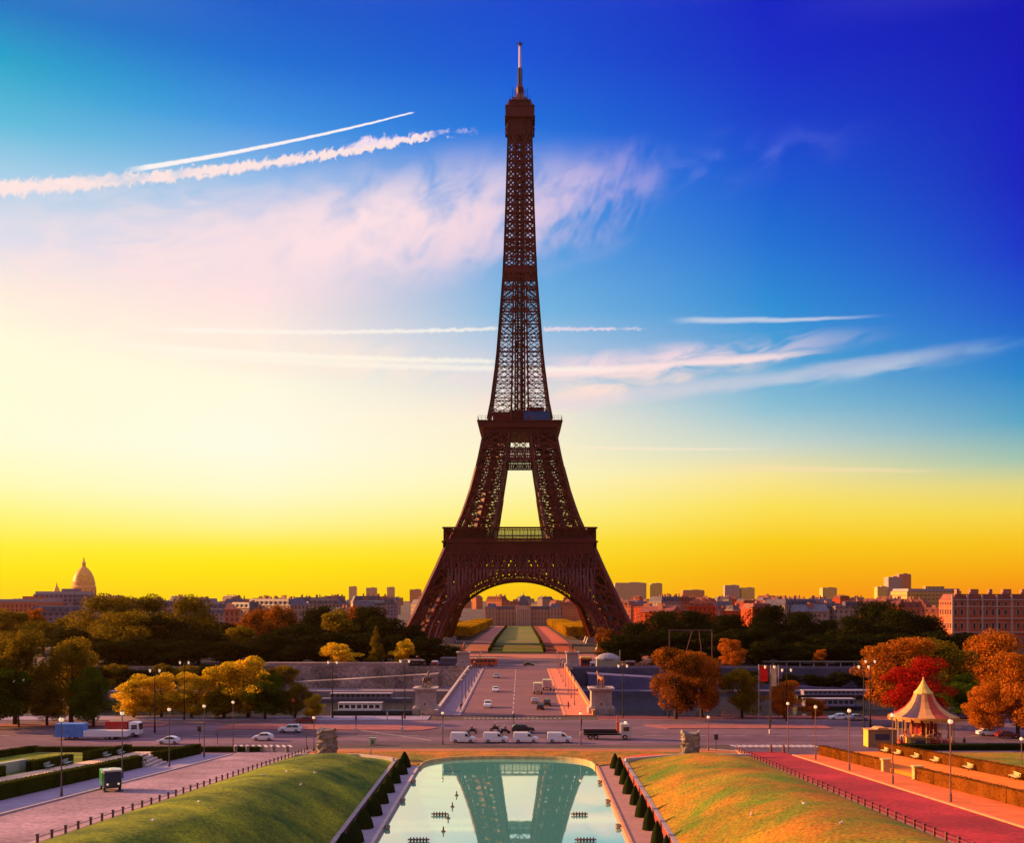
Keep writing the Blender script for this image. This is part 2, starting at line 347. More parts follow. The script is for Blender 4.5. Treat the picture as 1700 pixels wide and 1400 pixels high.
gm.add(gv, [(j*nx+i, j*nx+i+1, (j+1)*nx+i+1, (j+1)*nx+i) for j in range(len(ys)-1) for i in range(nx-1)])
struct(gm.build('ground', soil))
# river
rv = bpy.data.materials.new('river_water'); rv.use_nodes = True
b = rv.node_tree.nodes['Principled BSDF']; b.inputs['Base Color'].default_value = (.05, .05, .045, 1); b.inputs['Roughness'].default_value = .12
w_ = rv.node_tree.nodes.new('ShaderNodeTexNoise'); w_.inputs['Scale'].default_value = 60; bp = rv.node_tree.nodes.new('ShaderNodeBump'); bp.inputs['Strength'].default_value = .25
rv.node_tree.links.new(w_.outputs[0], bp.inputs['Height']); rv.node_tree.links.new(bp.outputs[0], b.inputs['Normal'])
struct(MB().quad((-3000, 246.35, -8), (3000, 246.35, -8), (3000, 401.05, -8), (-3000, 401.05, -8)).build('river', rv))
# flat sheets
def sheet(name, pts, m, z=.004, kind='structure', zf=None):
    mb = MB(); mb.add([(x, y, (zf(x, y) if zf else 0)+z) for x, y in pts], [tuple(range(len(pts)))]); o = mb.build(name, m); o['kind'] = kind; return o
def strip(name, xl, xr, ya, yb, m, z, n=24, thick=0, side=None):
    """strip following the climbing terrace; xl, xr functions of Y"""
    mb = MB(); vs = []; fs = []
    for i in range(n+1):
        Y = ya+(yb-ya)*i/n; zz = rise(Y)+z
        vs += [(xl(Y), Y, zz), (xr(Y), Y, zz), (xl(Y), Y, zz-thick), (xr(Y), Y, zz-thick)]
    for i in range(n):
        a = 4*i; fs.append((a, a+1, a+5, a+4))
        if thick: fs += [(a, a+4, a+6, a+2), (a+1, a+3, a+7, a+5)]
    if thick: fs += [(0, 2, 3, 1), (4*n, 4*n+1, 4*n+3, 4*n+2)]
    mb.add(vs, fs); o = mb.build(name, m); return struct(o)
cst = lambda v: (lambda Y: v)
FR = lambda Y: 33.0+max(0, min(1, (Y-86)/110))*5      # right fence line
RR = lambda Y: FR(Y)+1.0
RO = lambda Y: 43.5+(Y-94)*.028                       # right road outer kerb
sheet('avenue_road', [(-500, 199), (500, 199), (500, 238), (-500, 238)], asph_m, .006)
sheet('avenue_road', [(-500, 186.2), (-38, 186.2), (-38, 199), (-500, 199)], asph_m, .006)
sheet('avenue_road', [(38, 186.2), (500, 186.2), (500, 199), (38, 199)], asph_m, .006)
strip('side_road', cst(-49.5), cst(-38.6), 20, 190, asph_l, .02)
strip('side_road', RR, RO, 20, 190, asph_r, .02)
strip('pavement', cst(-55), cst(-49.7), 20, 186, pave_l, .13, thick=.2)
strip('kerb', cst(-49.7), cst(-49.35), 20, 186, kerb, .15, thick=.2)
strip('pavement', lambda Y: RO(Y)+.35, cst(50.5), 20, 184, pave_r, .13, thick=.2)
strip('kerb', RO, lambda Y: RO(Y)+.35, 20, 184, kerb_r, .15, thick=.2)
strip('kerb', cst(-38.6), cst(-37.1), 20, 192, mat('pink_kerb', (.42, .27, .26), .8, .2, 1), .12, thick=.6)
strip('kerb', FR, RR, 20, 192, kerb_r, .12, thick=.6)
strip('garden_path', cst(-66), cst(-57.5), 20, 186, sand, .5, thick=1)
strip('garden_path', cst(51.5), cst(61.5), 20, 186, sand_r, .5, thick=1)
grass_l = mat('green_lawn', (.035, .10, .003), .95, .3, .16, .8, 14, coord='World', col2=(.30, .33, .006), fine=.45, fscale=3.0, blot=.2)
grass_r = mat('sunlit_lawn', (.09, .20, .002), .95, .3, .14, .8, 14, coord='World', col2=(.50, .17, .004), fine=.45, fscale=3.0, blot=.2)  # right bank, orange sunlight put into the grass colour
grass_f = mat('far_lawn', (.09, .15, .01), .95, .3, .03, .3, 1, coord='World', col2=(.20, .18, .02))
strip('lawn', cst(-95), cst(-66), 20, 186, grass_l, .35, thick=.8)
strip('lawn', cst(61.5), cst(100), 20, 186, grass_r, .35, thick=.8)
# far pavement and quays along the avenue
sheet('pavement', [(-500, 238), (-20.5, 238), (-20.5, 246), (-500, 246)], pave_l, .12)
sheet('pavement', [(17, 238), (500, 238), (500, 246), (17, 246)], mat('red_paving', (.20, .05, .06), .9, .2, .5, coord='World'), .12)
for x0, x1 in ((-500, -20.5), (17, 500)):
    struct(MB().box(((x0+x1)/2, 237.85, .07), (x1-x0, .3, .16)).build('kerb', kerb))
# red traffic island strips on the avenue
isl = mat('red_paving_island', (.34, .11, .10), .9, .2, .4, coord='World')
for pts in ([(-62, 222), (-20, 220), (-17, 224), (-22, 229), (-62, 229)], [(30, 223), (64, 223), (64, 229), (26, 229)], [(-120, 226), (-75, 226), (-75, 231), (-120, 231)]):
    mb = MB(); n = len(pts); mb.add([(x, y, .13) for x, y in pts]+[(x, y, 0) for x, y in pts], [tuple(range(n))]+[(i, i+n, (i+1) % n+n, (i+1) % n) for i in range(n)])
    struct(mb.build('traffic_island', isl))
# markings
mk = MB()
for i in range(22):
    x = -12.4+i*1.0; mk.box((x, 241.8, .012), (.52, .8, .006))
for i in range(14):
    y0 = 250+i*11; mk.box((-1.9, y0+3, .142), (.18, 6, .01))
for i in range(30):
    x = -110+i*8
    if not -18 < x < 14: mk.box((x, 212, .014), (4, .14, .006))
for x0, x1, y0 in ((-52, -41, 197.5), (39, 55, 197.5)):
    for i in range(int((x1-x0)/1.1)): mk.box((x0+i*1.1, y0, .014), (.55, 3.0, .006), .35)
mk.bar((-34, 222, .014), (-17, 205, .014), .16, .006)
tag(mk.build('road_markings', white), kind='structure')
# ------------------------------------------------------------------ lawns beside the basin
def lawn(sgn, m, xi, xo):
    mb = MB(); NXs, NYs = 26, 60; ya, yb = 30, 177
    def lz(X, Y):
        u = (abs(X-xi(Y)))/abs(xo(Y)-xi(Y)); s = min(1, max(0, u))
        top = rise(Y)+.35; k = 1-(1-s)**2.1
        z = .9+(top-.9)*k if top > .9 else .9
        e = min(1, max(0, (177-Y)/9)); e = e*e*(3-2*e)
        bulge = 1.3*math.sin(math.pi*s)*e
        return (z+bulge) + .16*math.sin(X*.9+Y*.23)*math.sin(Y*.41)*s*(1-s)*3
    for j in range(NYs+1):
        Y = ya+(yb-ya)*j/NYs
        for i in range(NXs+1):
            X = xi(Y)+(xo(Y)-xi(Y))*i/NXs; mb.v.append((X, Y, lz(X, Y)))
    for j in range(NYs):
        for i in range(NXs):
            a = j*(NXs+1)+i; f = (a, a+1, a+NXs+2, a+NXs+1); mb.f.append(f if sgn > 0 else f[::-1]); mb.m.append(0)
    # far skirt
    base = len(mb.v); 
    for i in range(NXs+1):
        x, y, z = mb.v[NYs*(NXs+1)+i]; mb.v.append((x, y, -1))
    for i in range(NXs):
        mb.f.append((NYs*(NXs+1)+i, NYs*(NXs+1)+i+1, base+i+1, base+i)); mb.m.append(0)
    o = mb.build('lawn', m, smoothed=True); o['kind'] = 'structure'; return lz
lzl = lawn(-1, grass_l, cst(-20.6), cst(-37.1))
lzr = lawn(1, grass_r, cst(16.7), FR)
# end of the basin: pads of grass and red paths
cxb = (BX0+BX1)/2; arc = [(cxb+math.copysign(abs(math.cos(t))**.7, math.cos(t))*14.15, 174+abs(math.sin(t))**.7*10.5) for t in [math.pi*i/20 for i in range(21)]]
sheet('lawn_end', [(-38, 177), (-20, 177)]+arc[::-1]+[(16.6, 177), (38.5, 177), (38.5, 190), (33, 193), (-33, 193), (-38, 190)], mat('dry_grass', (.10, .15, .01), .95, .3, .2, .5, 30, coord='World', col2=(.62, .20, .02), fine=.4, fscale=2), .12)
dirt = mat('red_dirt_path', (.42, .11, .04), .95, .2, .3, .2, 8, coord='World', col2=(.5, .2, .07))
sheet('dirt_path', [(-31, 186), (-24, 186.5), (-17.5, 177.6), (-20, 177.3), (-26.5, 181)], dirt, .13)
sheet('dirt_path', [(28, 186), (21, 187.5), (14.6, 179.5), (16.5, 177.4), (25, 181)], mat('bright_red_path', (.62, .10, .03), .95, .15, .3, coord='World'), .13)
sheet('dirt_path', [(-33, 193), (-38, 190), (-37.6, 188), (-20, 189.8), (0, 190.6), (20, 189.8), (38, 188), (38.5, 190), (33, 193)], dirt, .135)
mb = MB(); 
for a, b_ in (((-38, 190), (-33, 193)), ((-33, 193), (33, 193)), ((33, 193), (38.5, 190))): mb.bar((*a, .06), (*b_, .06), .3, .3)
struct(mb.build('kerb', kerb))
# low white edging at the head of each lawn
for pts in ([(-37, 177.2), (-26.5, 177.2), (-20.4, 173.2)], [(37.5, 177.2), (25.5, 177.2), (16.6, 172.6)]):
    mb = MB()
    for a, b_ in zip(pts, pts[1:]): mb.bar((*a, 1.2), (*b_, 1.2), .35, .7)
    tag(mb.build('low_wall', mat('white_coping', (.60, .52, .46), .8, .1, 1)), 'low pale stone edging closing the far end of the %s lawn' % ('shaded left' if pts[0][0] < 0 else 'sunlit right'), 'low wall')
# basin
wm = bpy.data.materials.new('basin_water'); wm.use_nodes = True; nt = wm.node_tree; nt.nodes.clear()
b = nt.nodes.new('ShaderNodeBsdfGlossy'); b.inputs['Color'].default_value = (1, .95, .70, 1); b.inputs['Roughness'].default_value = .02
b2 = nt.nodes.new('ShaderNodeBsdfDiffuse'); b2.inputs['Color'].default_value = (.16, .80, .68, 1); mx = nt.nodes.new('ShaderNodeMixShader'); mx.inputs[0].default_value = .22
nt.links.new(b.outputs[0], mx.inputs[1]); nt.links.new(b2.outputs[0], mx.inputs[2]); ou = nt.nodes.new('ShaderNodeOutputMaterial'); nt.links.new(mx.outputs[0], ou.inputs[0])
g = nt.nodes.new('ShaderNodeNewGeometry'); mp = nt.nodes.new('ShaderNodeMapping'); mp.inputs['Scale'].default_value = (1, .35, 1); nt.links.new(g.outputs[0], mp.inputs[0])
n = nt.nodes.new('ShaderNodeTexNoise'); n.inputs['Scale'].default_value = 1.2; n.inputs['Detail'].default_value = 3; nt.links.new(mp.outputs[0], n.inputs['Vector'])
bp = nt.nodes.new('ShaderNodeBump'); bp.inputs['Strength'].default_value = .05; bp.inputs['Distance'].default_value = .02; nt.links.new(n.outputs[0], bp.inputs['Height']); nt.links.new(bp.outputs[0], b.inputs['Normal'])
cxb = (BX0+BX1)/2
arc = [(cxb+math.copysign(abs(math.cos(t))**.7, math.cos(t))*14.15, 174+abs(math.sin(t))**.7*10.5) for t in [math.pi*i/20 for i in range(21)]]
struct(MB().add([(x, y, -.35) for x, y in [(BX0, 20), (BX1, 20)]+arc], [tuple(range(len(arc)+2))]).build('basin_water', wm))
mb = MB()                                             # coping round the far arc
for (a, b_) in zip(arc, arc[1:]):
    mb.bar((a[0], a[1], -.12), (b_[0], b_[1], -.12), .3, .56)
struct(mb.build('basin_edge', mat('mossy_edge', (.45, .36, .16), .9, .3, 1)))
for sg, xa, xb, m in ((-1, BX0, -20.0, mat('cool_lit_walk_paving', (.30, .25, .33), .8, .12, .6, coord='World')), (1, BX1, 16.4, mat('warm_lit_walk_paving', (.40, .20, .16), .8, .12, .6, coord='World'))):  # two copies of the paving, cool and warm light put into their colours
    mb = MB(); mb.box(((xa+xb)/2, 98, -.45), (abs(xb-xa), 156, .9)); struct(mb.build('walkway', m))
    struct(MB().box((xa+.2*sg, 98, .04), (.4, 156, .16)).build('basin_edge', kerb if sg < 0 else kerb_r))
    mb = MB(); mb.box((xb+.2*sg, 98, .35), (.4, 155, 1.3)); w = mb.build('retaining_wall', mat('shaded_wall', (.06, .04, .045), .9, .3, 1) if sg < 0 else mat('sunlit_wall', (.28, .05, .04), .9, .3, 1))  # shade and red sunlight put into the two walls' colours
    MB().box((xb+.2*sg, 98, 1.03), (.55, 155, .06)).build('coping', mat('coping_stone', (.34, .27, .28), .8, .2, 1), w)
    tag(w, ('shaded retaining wall with pale coping between the left walkway and shaded lawn' if sg < 0 else 'red lit retaining wall with pale coping between the right walkway and sunlit lawn'), 'retaining wall')
# ------------------------------------------------------------------ the tower
TY = 573.0; TX = -.6
def interp(tab, z):
    for (z0, w0), (z1, w1) in zip(tab, tab[1:]):
        if z <= z1: return w0+(w1-w0)*(z-z0)/(z1-z0)
    return tab[-1][1]
OUT = [(0, 60), (15.4, 51.8), (40.3, 41), (53.7, 35.6), (63, 30.6), (78, 25.6), (95, 21.4), (113, 18), (122, 15.5), (150, 12.0), (195, 8.6), (240, 7.0), (280, 5.9)]
INN = [(0, 41), (15.4, 36), (30, 28.5), (40.3, 22), (60, 13), (63, 12.4), (95, 7.2), (113, 5.2), (122, 4.5), (195, 3.3), (280, 2.4)]
oz = lambda z: interp(OUT, z); iz = lambda z: interp(INN, z)
tower = thing('lattice_tower', 'tall dark red brown iron lattice tower on four splayed legs beyond the bridge', 'tower', (TX, TY, 0))
def panel(mb, A0, B0, A1, B1, w, sub=0, ws=.25, horiz=True):
    A0, B0, A1, B1 = map(Vector, (A0, B0, A1, B1))
    mb.bar(A0, B1, w); mb.bar(B0, A1, w)
    if horiz: mb.bar(A1, B1, w*1.3)
    for k in range(1, sub):
        t = k/sub
        a, b2, c, d = A0.lerp(A1, t), B0.lerp(B1, t), A0.lerp(B0, t), A1.lerp(B1, t)
        mb.bar(a, d, ws); mb.bar(A0.lerp(A1, 1-t), c, ws); mb.bar(c, b2, ws); mb.bar(B0.lerp(B1, 1-t), d, ws)
def leg_corners(sx, sy, z):
    o, i = oz(z), iz(z); return [(sx*o, sy*o, z), (sx*i, sy*o, z), (sx*i, sy*i, z), (sx*o, sy*i, z)]
Z1 = [0, 9, 18.5, 29, 40.3, 48, 54]; Z2 = [54, 60.7, 67, 73.5, 80, 86.5, 92.5, 98.5, 105, 111]
Z3 = [118+0]; z = 118.0; dz = 9.6
while z < 268: z += dz; Z3.append(z); dz = max(4.6, dz*.945)
Z3[-1] = 275
for sx in (-1, 1):
    for sy in (-1, 1):
        mb = MB()
        for Z, cw, bw, sub in ((Z1, 1.7, .8, 4), (Z2, 1.2, .55, 3)):
            for z0, z1 in zip(Z, Z[1:]):
                c0, c1 = leg_corners(sx, sy, z0), leg_corners(sx, sy, z1)
                for k in range(4):
                    mb.bar(c0[k], c1[k], cw); panel(mb, c0[k], c0[(k+1) % 4], c1[k], c1[(k+1) % 4], bw, sub, .26)
                # lift track and stairs inside the leg
                m0 = sum((Vector(p) for p in c0), Vector())/4; m1 = sum((Vector(p) for p in c1), Vector())/4
                mb.bar(m0, m1, 2.6, 2.2)
                mb.bar(c1[0], c1[2], bw*.7); mb.bar(c1[1], c1[3], bw*.7)
                if Z is Z1:                            # solid plate girders that edge each face
                    for k in (0, 1):
                        a0, a1 = Vector(c0[k]).lerp(Vector(c0[(k+1) % 4]), .12), Vector(c1[k]).lerp(Vector(c1[(k+1) % 4]), .12)
                        mb.bar(a0, a1, .5)
        leg = mb.build('leg', iron, tower)
        for cx_, cy_ in [(p[0], p[1]) for p in leg_corners(sx, sy, 0)]:
            MB().box((cx_, cy_, 1.6), (8, 8, 3.6), 0, None, .7).build('stone_footing', stone, leg)
# arches, girders, friezes on the four faces
for q in range(4):
    M = Matrix.Rotation(q*math.pi/2, 4, 'Z')
    mb = MB(); N = 40; A = 41.0; AP = 35.2; 
    def ap(t, e): 
        a = A+e; h = AP+e*1.05; x = -a*math.cos(t); zz = max(0, h*math.sin(t)); return (x, -oz(zz)-.3, zz)
    for k in range(N):
        t0, t1 = math.pi*k/N, math.pi*(k+1)/N
        p0, p1, q0, q1 = ap(t0, 0), ap(t1, 0), ap(t0, 3.2), ap(t1, 3.2)
        mb.bar(p0, p1, 1.3); mb.bar(q0, q1, 1.1); mb.bar(p0, q1, .45); mb.bar(q0, p1, .45); mb.bar(p0, q0, .6)
        d = Vector((0, 4.0, 0)); P0, P1, Q0, Q1 = map(Vector, (p0, p1, q0, q1))
        mb.quad(P0, P1, P1+d, P0+d); mb.quad(Q0, Q1, Q1+d, Q0+d); mb.bar(P0+d, P1+d, .6); mb.bar(Q0+d, Q1+d, .5); mb.bar(P0+d, Q1+d, .3)
    # spandrel bars from the arch up to the girder
    for k in range(-20, 21):
        x = k*1.75; e = 3.2; zz = (AP+e)*math.sqrt(max(0, 1-(x/(A+e))**2))
        if zz < 40.0:
            mb.bar((x, -oz(zz)-.2, zz), (x, -oz(40.3)-.2, 40.3), 1.0)
            if k % 2 == 0: mb.bar((x, -oz(zz)-.2, zz), (x+1.75, -oz(40.3)-.2, 40.3), .5); mb.bar((x, -oz(40.3)-.2, 40.3), (x+1.75, -oz(zz)-.2, zz), .5)
    mb.xf(M).build('arch', iron, tower)
    mb = MB(); n = 22
    for lay, yo in ((0, 0), (1, 5)):
        o0, o1 = 41.0, 37.6
        for k in range(n):
            a0, a1 = -o0+2*o0*k/n, -o0+2*o0*(k+1)/n; b0, b1 = -o1+2*o1*k/n, -o1+2*o1*(k+1)/n
            panel(mb, (a0, -o0+yo, 40.3), (a1, -o0+yo, 40.3), (b0, -o1+yo, 48), (b1, -o1+yo, 48), .7, 3, .34)
            mb.bar((a0, -o0+yo, 40.3), (b0, -o1+yo, 48), .4)
        mb.bar((-o0, -o0+yo, 40.3), (o0, -o0+yo, 40.3), .8)
    mb.xf(M).build('girder', iron, tower)
    mb = MB(); mb.box((0, -37.2, 50.9), (75.2, .8, 5.6)); mb.box((0, -37.8, 53.9), (76.6, 1.6, .7)); mb.box((0, -37.75, 48.2), (75.8, .6, .5))
    for k in range(19): mb.box((-36+k*4, -37.85, 51.2), (.35, .5, 5.2))
    for k in range(18): mb.box((-34+k*4, -37.68, 51.0), (2.4, .1, .9))
    mb.xf(M).build('frieze', iron, tower)
    mb = MB()                                          # open gallery with posts, railing and roof edge
    for k in range(21):
        x = -37.5+k*3.75; mb.bar((x, -37.6, 54.2), (x, -37.6, 60.6), .3)
    mb.box((0, -37.6, 55.6), (75.4, .12, .14)); mb.box((0, -37.6, 54.9), (75.4, .06, 1.1)); mb.box((0, -36.2, 60.8), (76.2, 4.2, .7))
    for k in range(20):
        x = -37.5+k*3.75; mb.bar((x, -37.6, 59.4), (x+1.87, -37.6, 60.4), .12); mb.bar((x+1.87, -37.6, 60.4), (x+3.75, -37.6, 59.4), .12)
    mb.xf(M).build('gallery', iron, tower)
mb = MB()
for a, b_ in (((-37.2, -37.2), (37.2, -14)), ((-37.2, 14), (37.2, 37.2)), ((-37.2, -14), (-14, 14)), ((14, -14), (37.2, 14))):
    mb.box(((a[0]+b_[0])/2, (a[1]+b_[1])/2, 53.7), (b_[0]-a[0], b_[1]-a[1], .9))
mb.build('first_platform', iron, tower)
for sx in (-1, 1):
    for sy in (-1, 1): MB().box((sx*25, sy*25, 57.2), (17, 17, 6)).build('pavilion', iron, tower)
gl = bpy.data.materials.new('pavilion_glass'); gl.use_nodes = True; nt = gl.node_tree; b = nt.nodes['Principled BSDF']; b.inputs['Base Color'].default_value = (.45, .62, .30, 1); b.inputs['Roughness'].default_value = .1; b.inputs['Alpha'].default_value = .45
mb = MB(); mb.box((0, -30, 57.3), (26, .1, 5.2)); g_ = mb.build('glass_screen', gl, tower)
mb = MB()
for k in range(15): mb.bar((-13+k*26/14, -30.2, 54.3), (-13+k*26/14, -30.2, 60), .16 if k % 5 else .4)
mb.box((0, -30.1, 60.2), (27, .6, .5)); mb.build('mullion', iron, g_)
# between the platforms
for q in range(4):
    M = Matrix.Rotation(q*math.pi/2, 4, 'Z'); mb = MB()
    for z0, z1, nn, w, sub in ((102.5, 111, 4, .5, 2), (96.2, 102.5, 14, .3, 2)):
        o0, o1 = oz(z0), oz(z1); x0, x1 = (o0, o1) if z0 > 100 else (iz(z0)+.2, iz(z1)+.2)
        for k in range(nn):
            a0, a1 = -x0+2*x0*k/nn, -x0+2*x0*(k+1)/nn; b0, b1 = -x1+2*x1*k/nn, -x1+2*x1*(k+1)/nn
            panel(mb, (a0, -o0, z0), (a1, -o0, z0), (b0, -o1, z1), (b1, -o1, z1), w, sub, .22); mb.bar((a0, -o0, z0), (b0, -o1, z1), w)
        mb.bar((-x0, -o0, z0), (x0, -o0, z0), .7)
    for zz in (97.5, 98.8, 100.1, 101.4): mb.bar((-iz(zz), -oz(zz), zz), (iz(zz), -oz(zz), zz), .45)
    for k in range(11): x = -6.5+k*1.3; mb.bar((x, -oz(96.2), 96.2), (x, -oz(102.5), 102.5), .35)
    mb.xf(M).build('girder', iron, tower)
mb = MB(); mb.box((0, 0, 112.2), (37.5, 37.5, 2.4)); mb.box((0, 0, 114.6), (42.0, 42.0, 3.0)); mb.box((0, 0, 116.4), (43.6, 43.6, .6))
for sg in (-1, 1):
    for k in range(23):
        x = -21.4+k*1.945
        mb.bar((x, sg*21.4, 116.6), (x, sg*21.4, 118.9), .12); mb.bar((sg*21.4, x, 116.6), (sg*21.4, x, 118.9), .12)
    for zz in (117.8, 118.9): mb.bar((-21.4, sg*21.4, zz), (21.4, sg*21.4, zz), .12); mb.bar((sg*21.4, -21.4, zz), (sg*21.4, 21.4, zz), .12)
mb.build('second_platform', iron, tower)
mb = MB(); mb.box((-9, -9, 119.5), (10, 9, 5.4)); mb.box((0, 0, 120.5), (9, 9, 8)); mb.box((9, 6, 120), (12, 14, 6)); mb.box((8, -6, 124), (9, 10, 2)); mb.build('pavilion', iron, tower)
mb = MB(); mb.box((8.8, -15.2, 119.3), (13.4, 3, 4.2)); mb.box((8.8, -15.2, 121.6), (14, 3.6, .4)); mb.build('blue_hoarding', mat('blue_sheet', (.04, .12, .32), .6, .2, .5), tower)
# upper shaft
mb = MB()
for j, (z0, z1) in enumerate(zip(Z3, Z3[1:])):
    o0, o1, i0, i1 = oz(z0), oz(z1), iz(z0), iz(z1)
    zb = z1-(z1-z0)*.26 if z0 < 215 else z1; th = 1.0 if z0 < 165 else (1.3 if z0 < 200 else 1.6)
    for q in range(4):
        a = q*math.pi/2; cs, sn = round(math.cos(a)), round(math.sin(a))
        rot = lambda p: (p[0]*cs-p[1]*sn, p[0]*sn+p[1]*cs, p[2])
        ob = o0+(o1-o0)*(zb-z0)/(z1-z0); ib = i0+(i1-i0)*(zb-z0)/(z1-z0)
        for sx in (-1, 1):
            cw = .95 if z0 < 200 else .75
            mb.bar(rot((sx*o0, -o0, z0)), rot((sx*o1, -o1, z1)), cw); mb.bar(rot((sx*i0, -o0, z0)), rot((sx*i1, -o1, z1)), cw*.75)
            A0, B0, A1, B1 = (sx*o0, -o0, z0), (sx*i0, -o0, z0), (sx*ob, -ob, zb), (sx*ib, -ob, zb)
            panel(mb, rot(A0), rot(B0), rot(A1), rot(B1), .34*th, 0)
            va, vb = Vector(A0).lerp(Vector(B0), .5), Vector(A1).lerp(Vector(B1), .5)
            ma, mb_ = Vector(A0).lerp(Vector(A1), .5), Vector(B0).lerp(Vector(B1), .5)
            for s_, t_ in ((va, ma), (va, mb_), (vb, ma), (vb, mb_)): mb.bar(rot(s_), rot(t_), .2*th)
            if zb < z1:
                C1, D1 = (sx*o1, -o1, z1), (sx*i1, -o1, z1)
                mid0, mid1 = Vector(A1).lerp(Vector(B1), .5), Vector(C1).lerp(Vector(D1), .5)
                panel(mb, rot(A1), rot(mid0), rot(C1), rot(mid1), .26); panel(mb, rot(mid0), rot(B1), rot(mid1), rot(D1), .26)
                mb.bar(rot(C1), rot(D1), .42)
        # middle bay
        panel(mb, rot((-i0, -o0, z0)), rot((i0, -o0, z0)), rot((-i1, -o1, z1)), rot((i1, -o1, z1)), .36*th, 2, .2*th)
        mb.bar(rot((-o1, -o1, z1)), rot((o1, -o1, z1)), .5)
mb.build('upper_shaft', iron, tower)
mb = MB()                                             # lift shaft and stairs in the core
for sx in (-1, 1):
    for sy in (-1, 1): mb.bar((sx*2.6, sy*2.6, 117), (sx*1.9, sy*1.9, 275), .8)
for k in range(52):
    z0 = 117+k*3.04; w = 2.6-.7*(k/52)
    for q in range(4):
        a = q*math.pi/2; cs, sn = round(math.cos(a)), round(math.sin(a)); rot = lambda p: (p[0]*cs-p[1]*sn, p[0]*sn+p[1]*cs, p[2])
        mb.bar(rot((-w, -w, z0)), rot((w, -w, z0+3.04)), .32); mb.bar(rot((-w, -w, z0)), rot((w, -w, z0)), .4)
mb.box((.9, 0, 196), (1.6, 1.6, 158)); mb.box((-1.2, .4, 180), (.9, 1.6, 120)); mb.box((-1.3, -.5, 160), (1.7, 1.7, 4)); mb.box((0, 0, 197), (oz(196)*2.05, oz(196)*2.05, 2.4)); mb.box((0, 0, 199.5), (13, 13, 1.4))
mb.build('lift_shaft', iron, tower)
mb = MB()                                             # summit
s8 = math.pi/8
def oct_(mb, prof): mb.lathe([(r/math.cos(s8), z) for r, z in prof], (0, 0, 0), 8)
o2 = MB()
for hw, z0, z1 in ((6.0, 266, 274.5), (7.6, 274.6, 275.2), (7.4, 275.2, 280.2), (7.7, 280.2, 280.7), (4.6, 280.7, 284.0), (5.7, 284.0, 284.4), (3.6, 284.4, 286.6)): o2.box((0, 0, (z0+z1)/2), (hw*2, hw*2, z1-z0))
o2.lathe([(5.4, 284.4), (4.6, 286.0), (3.1, 287.8), (1.9, 289.6), (2.1, 292.6), (1.5, 294.2), (.1, 295)], (0, 0, 0), 12)
for k in range(10):
    for q in range(4):
        a = q*math.pi/2; cs, sn = round(math.cos(a)), round(math.sin(a)); rot = lambda p: (p[0]*cs-p[1]*sn, p[0]*sn+p[1]*cs, p[2])
        x = -7.3+k*14.6/9; o2.bar(rot((x, -7.3, 280.6)), rot((x*.74, -5.5, 284.3)), .2); o2.bar(rot((x*.72, -5.3, 284.4)), rot((x*.72, -5.3, 284.4+rnd.uniform(.8, 3.0))), .2)
        if k % 3 == 0: o2.bar(rot((x, -8.0, 274.8)), rot((x*.75, -5.4, 268)), .35)
for q in range(4):
    for s_ in (-1, 1):
        a = q*math.pi/2; cs, sn = round(math.cos(a)), round(math.sin(a)); rot = lambda p: (p[0]*cs-p[1]*sn, p[0]*sn+p[1]*cs, p[2])
        o2.box(rot((s_*7.3, -7.3, 272.5)), (1.0, 1.0, 5)); o2.bar(rot((s_*4, -4, 287)), rot((s_*4, -4, 291)), .25)
for k in range(10):
    a = 2*math.pi*k/10; o2.bar((2.8*math.cos(a), 2.8*math.sin(a), 289), (2.8*math.cos(a), 2.8*math.sin(a), 289+rnd.uniform(1.5, 4)), .25)
o2.build('summit_cabin', iron, tower, loc=(0, 0, 2.8))
mb = MB(); mb.tube((0, 0, 294), (0, 0, 303.5), 1.0, .85, 8)
for k in range(9):
    for q in range(4):
        a = q*math.pi/2+.4; mb.bar((.6*math.cos(a), .6*math.sin(a), 295+k), (1.5*math.cos(a), 1.5*math.sin(a), 295+k), .35)
an = mb.build('antenna_mast', iron2, tower, loc=(0, 0, 2.8))
MB().tube((0, 0, 303.5), (0, 0, 315.2), .72, .6, 10).build('antenna_tube', mat('white_tube', (.75, .72, .70), .4, .05, 1), an)
mb = MB(); mb.tube((0, 0, 315.2), (0, 0, 316.6), 1.0, .9, 8); mb.bar((-2.2, 0, 316.7), (2.2, 0, 316.7), .3); mb.bar((0, 0, 316), (0, 0, 318), .3); mb.build('antenna_crossbar', iron2, an)
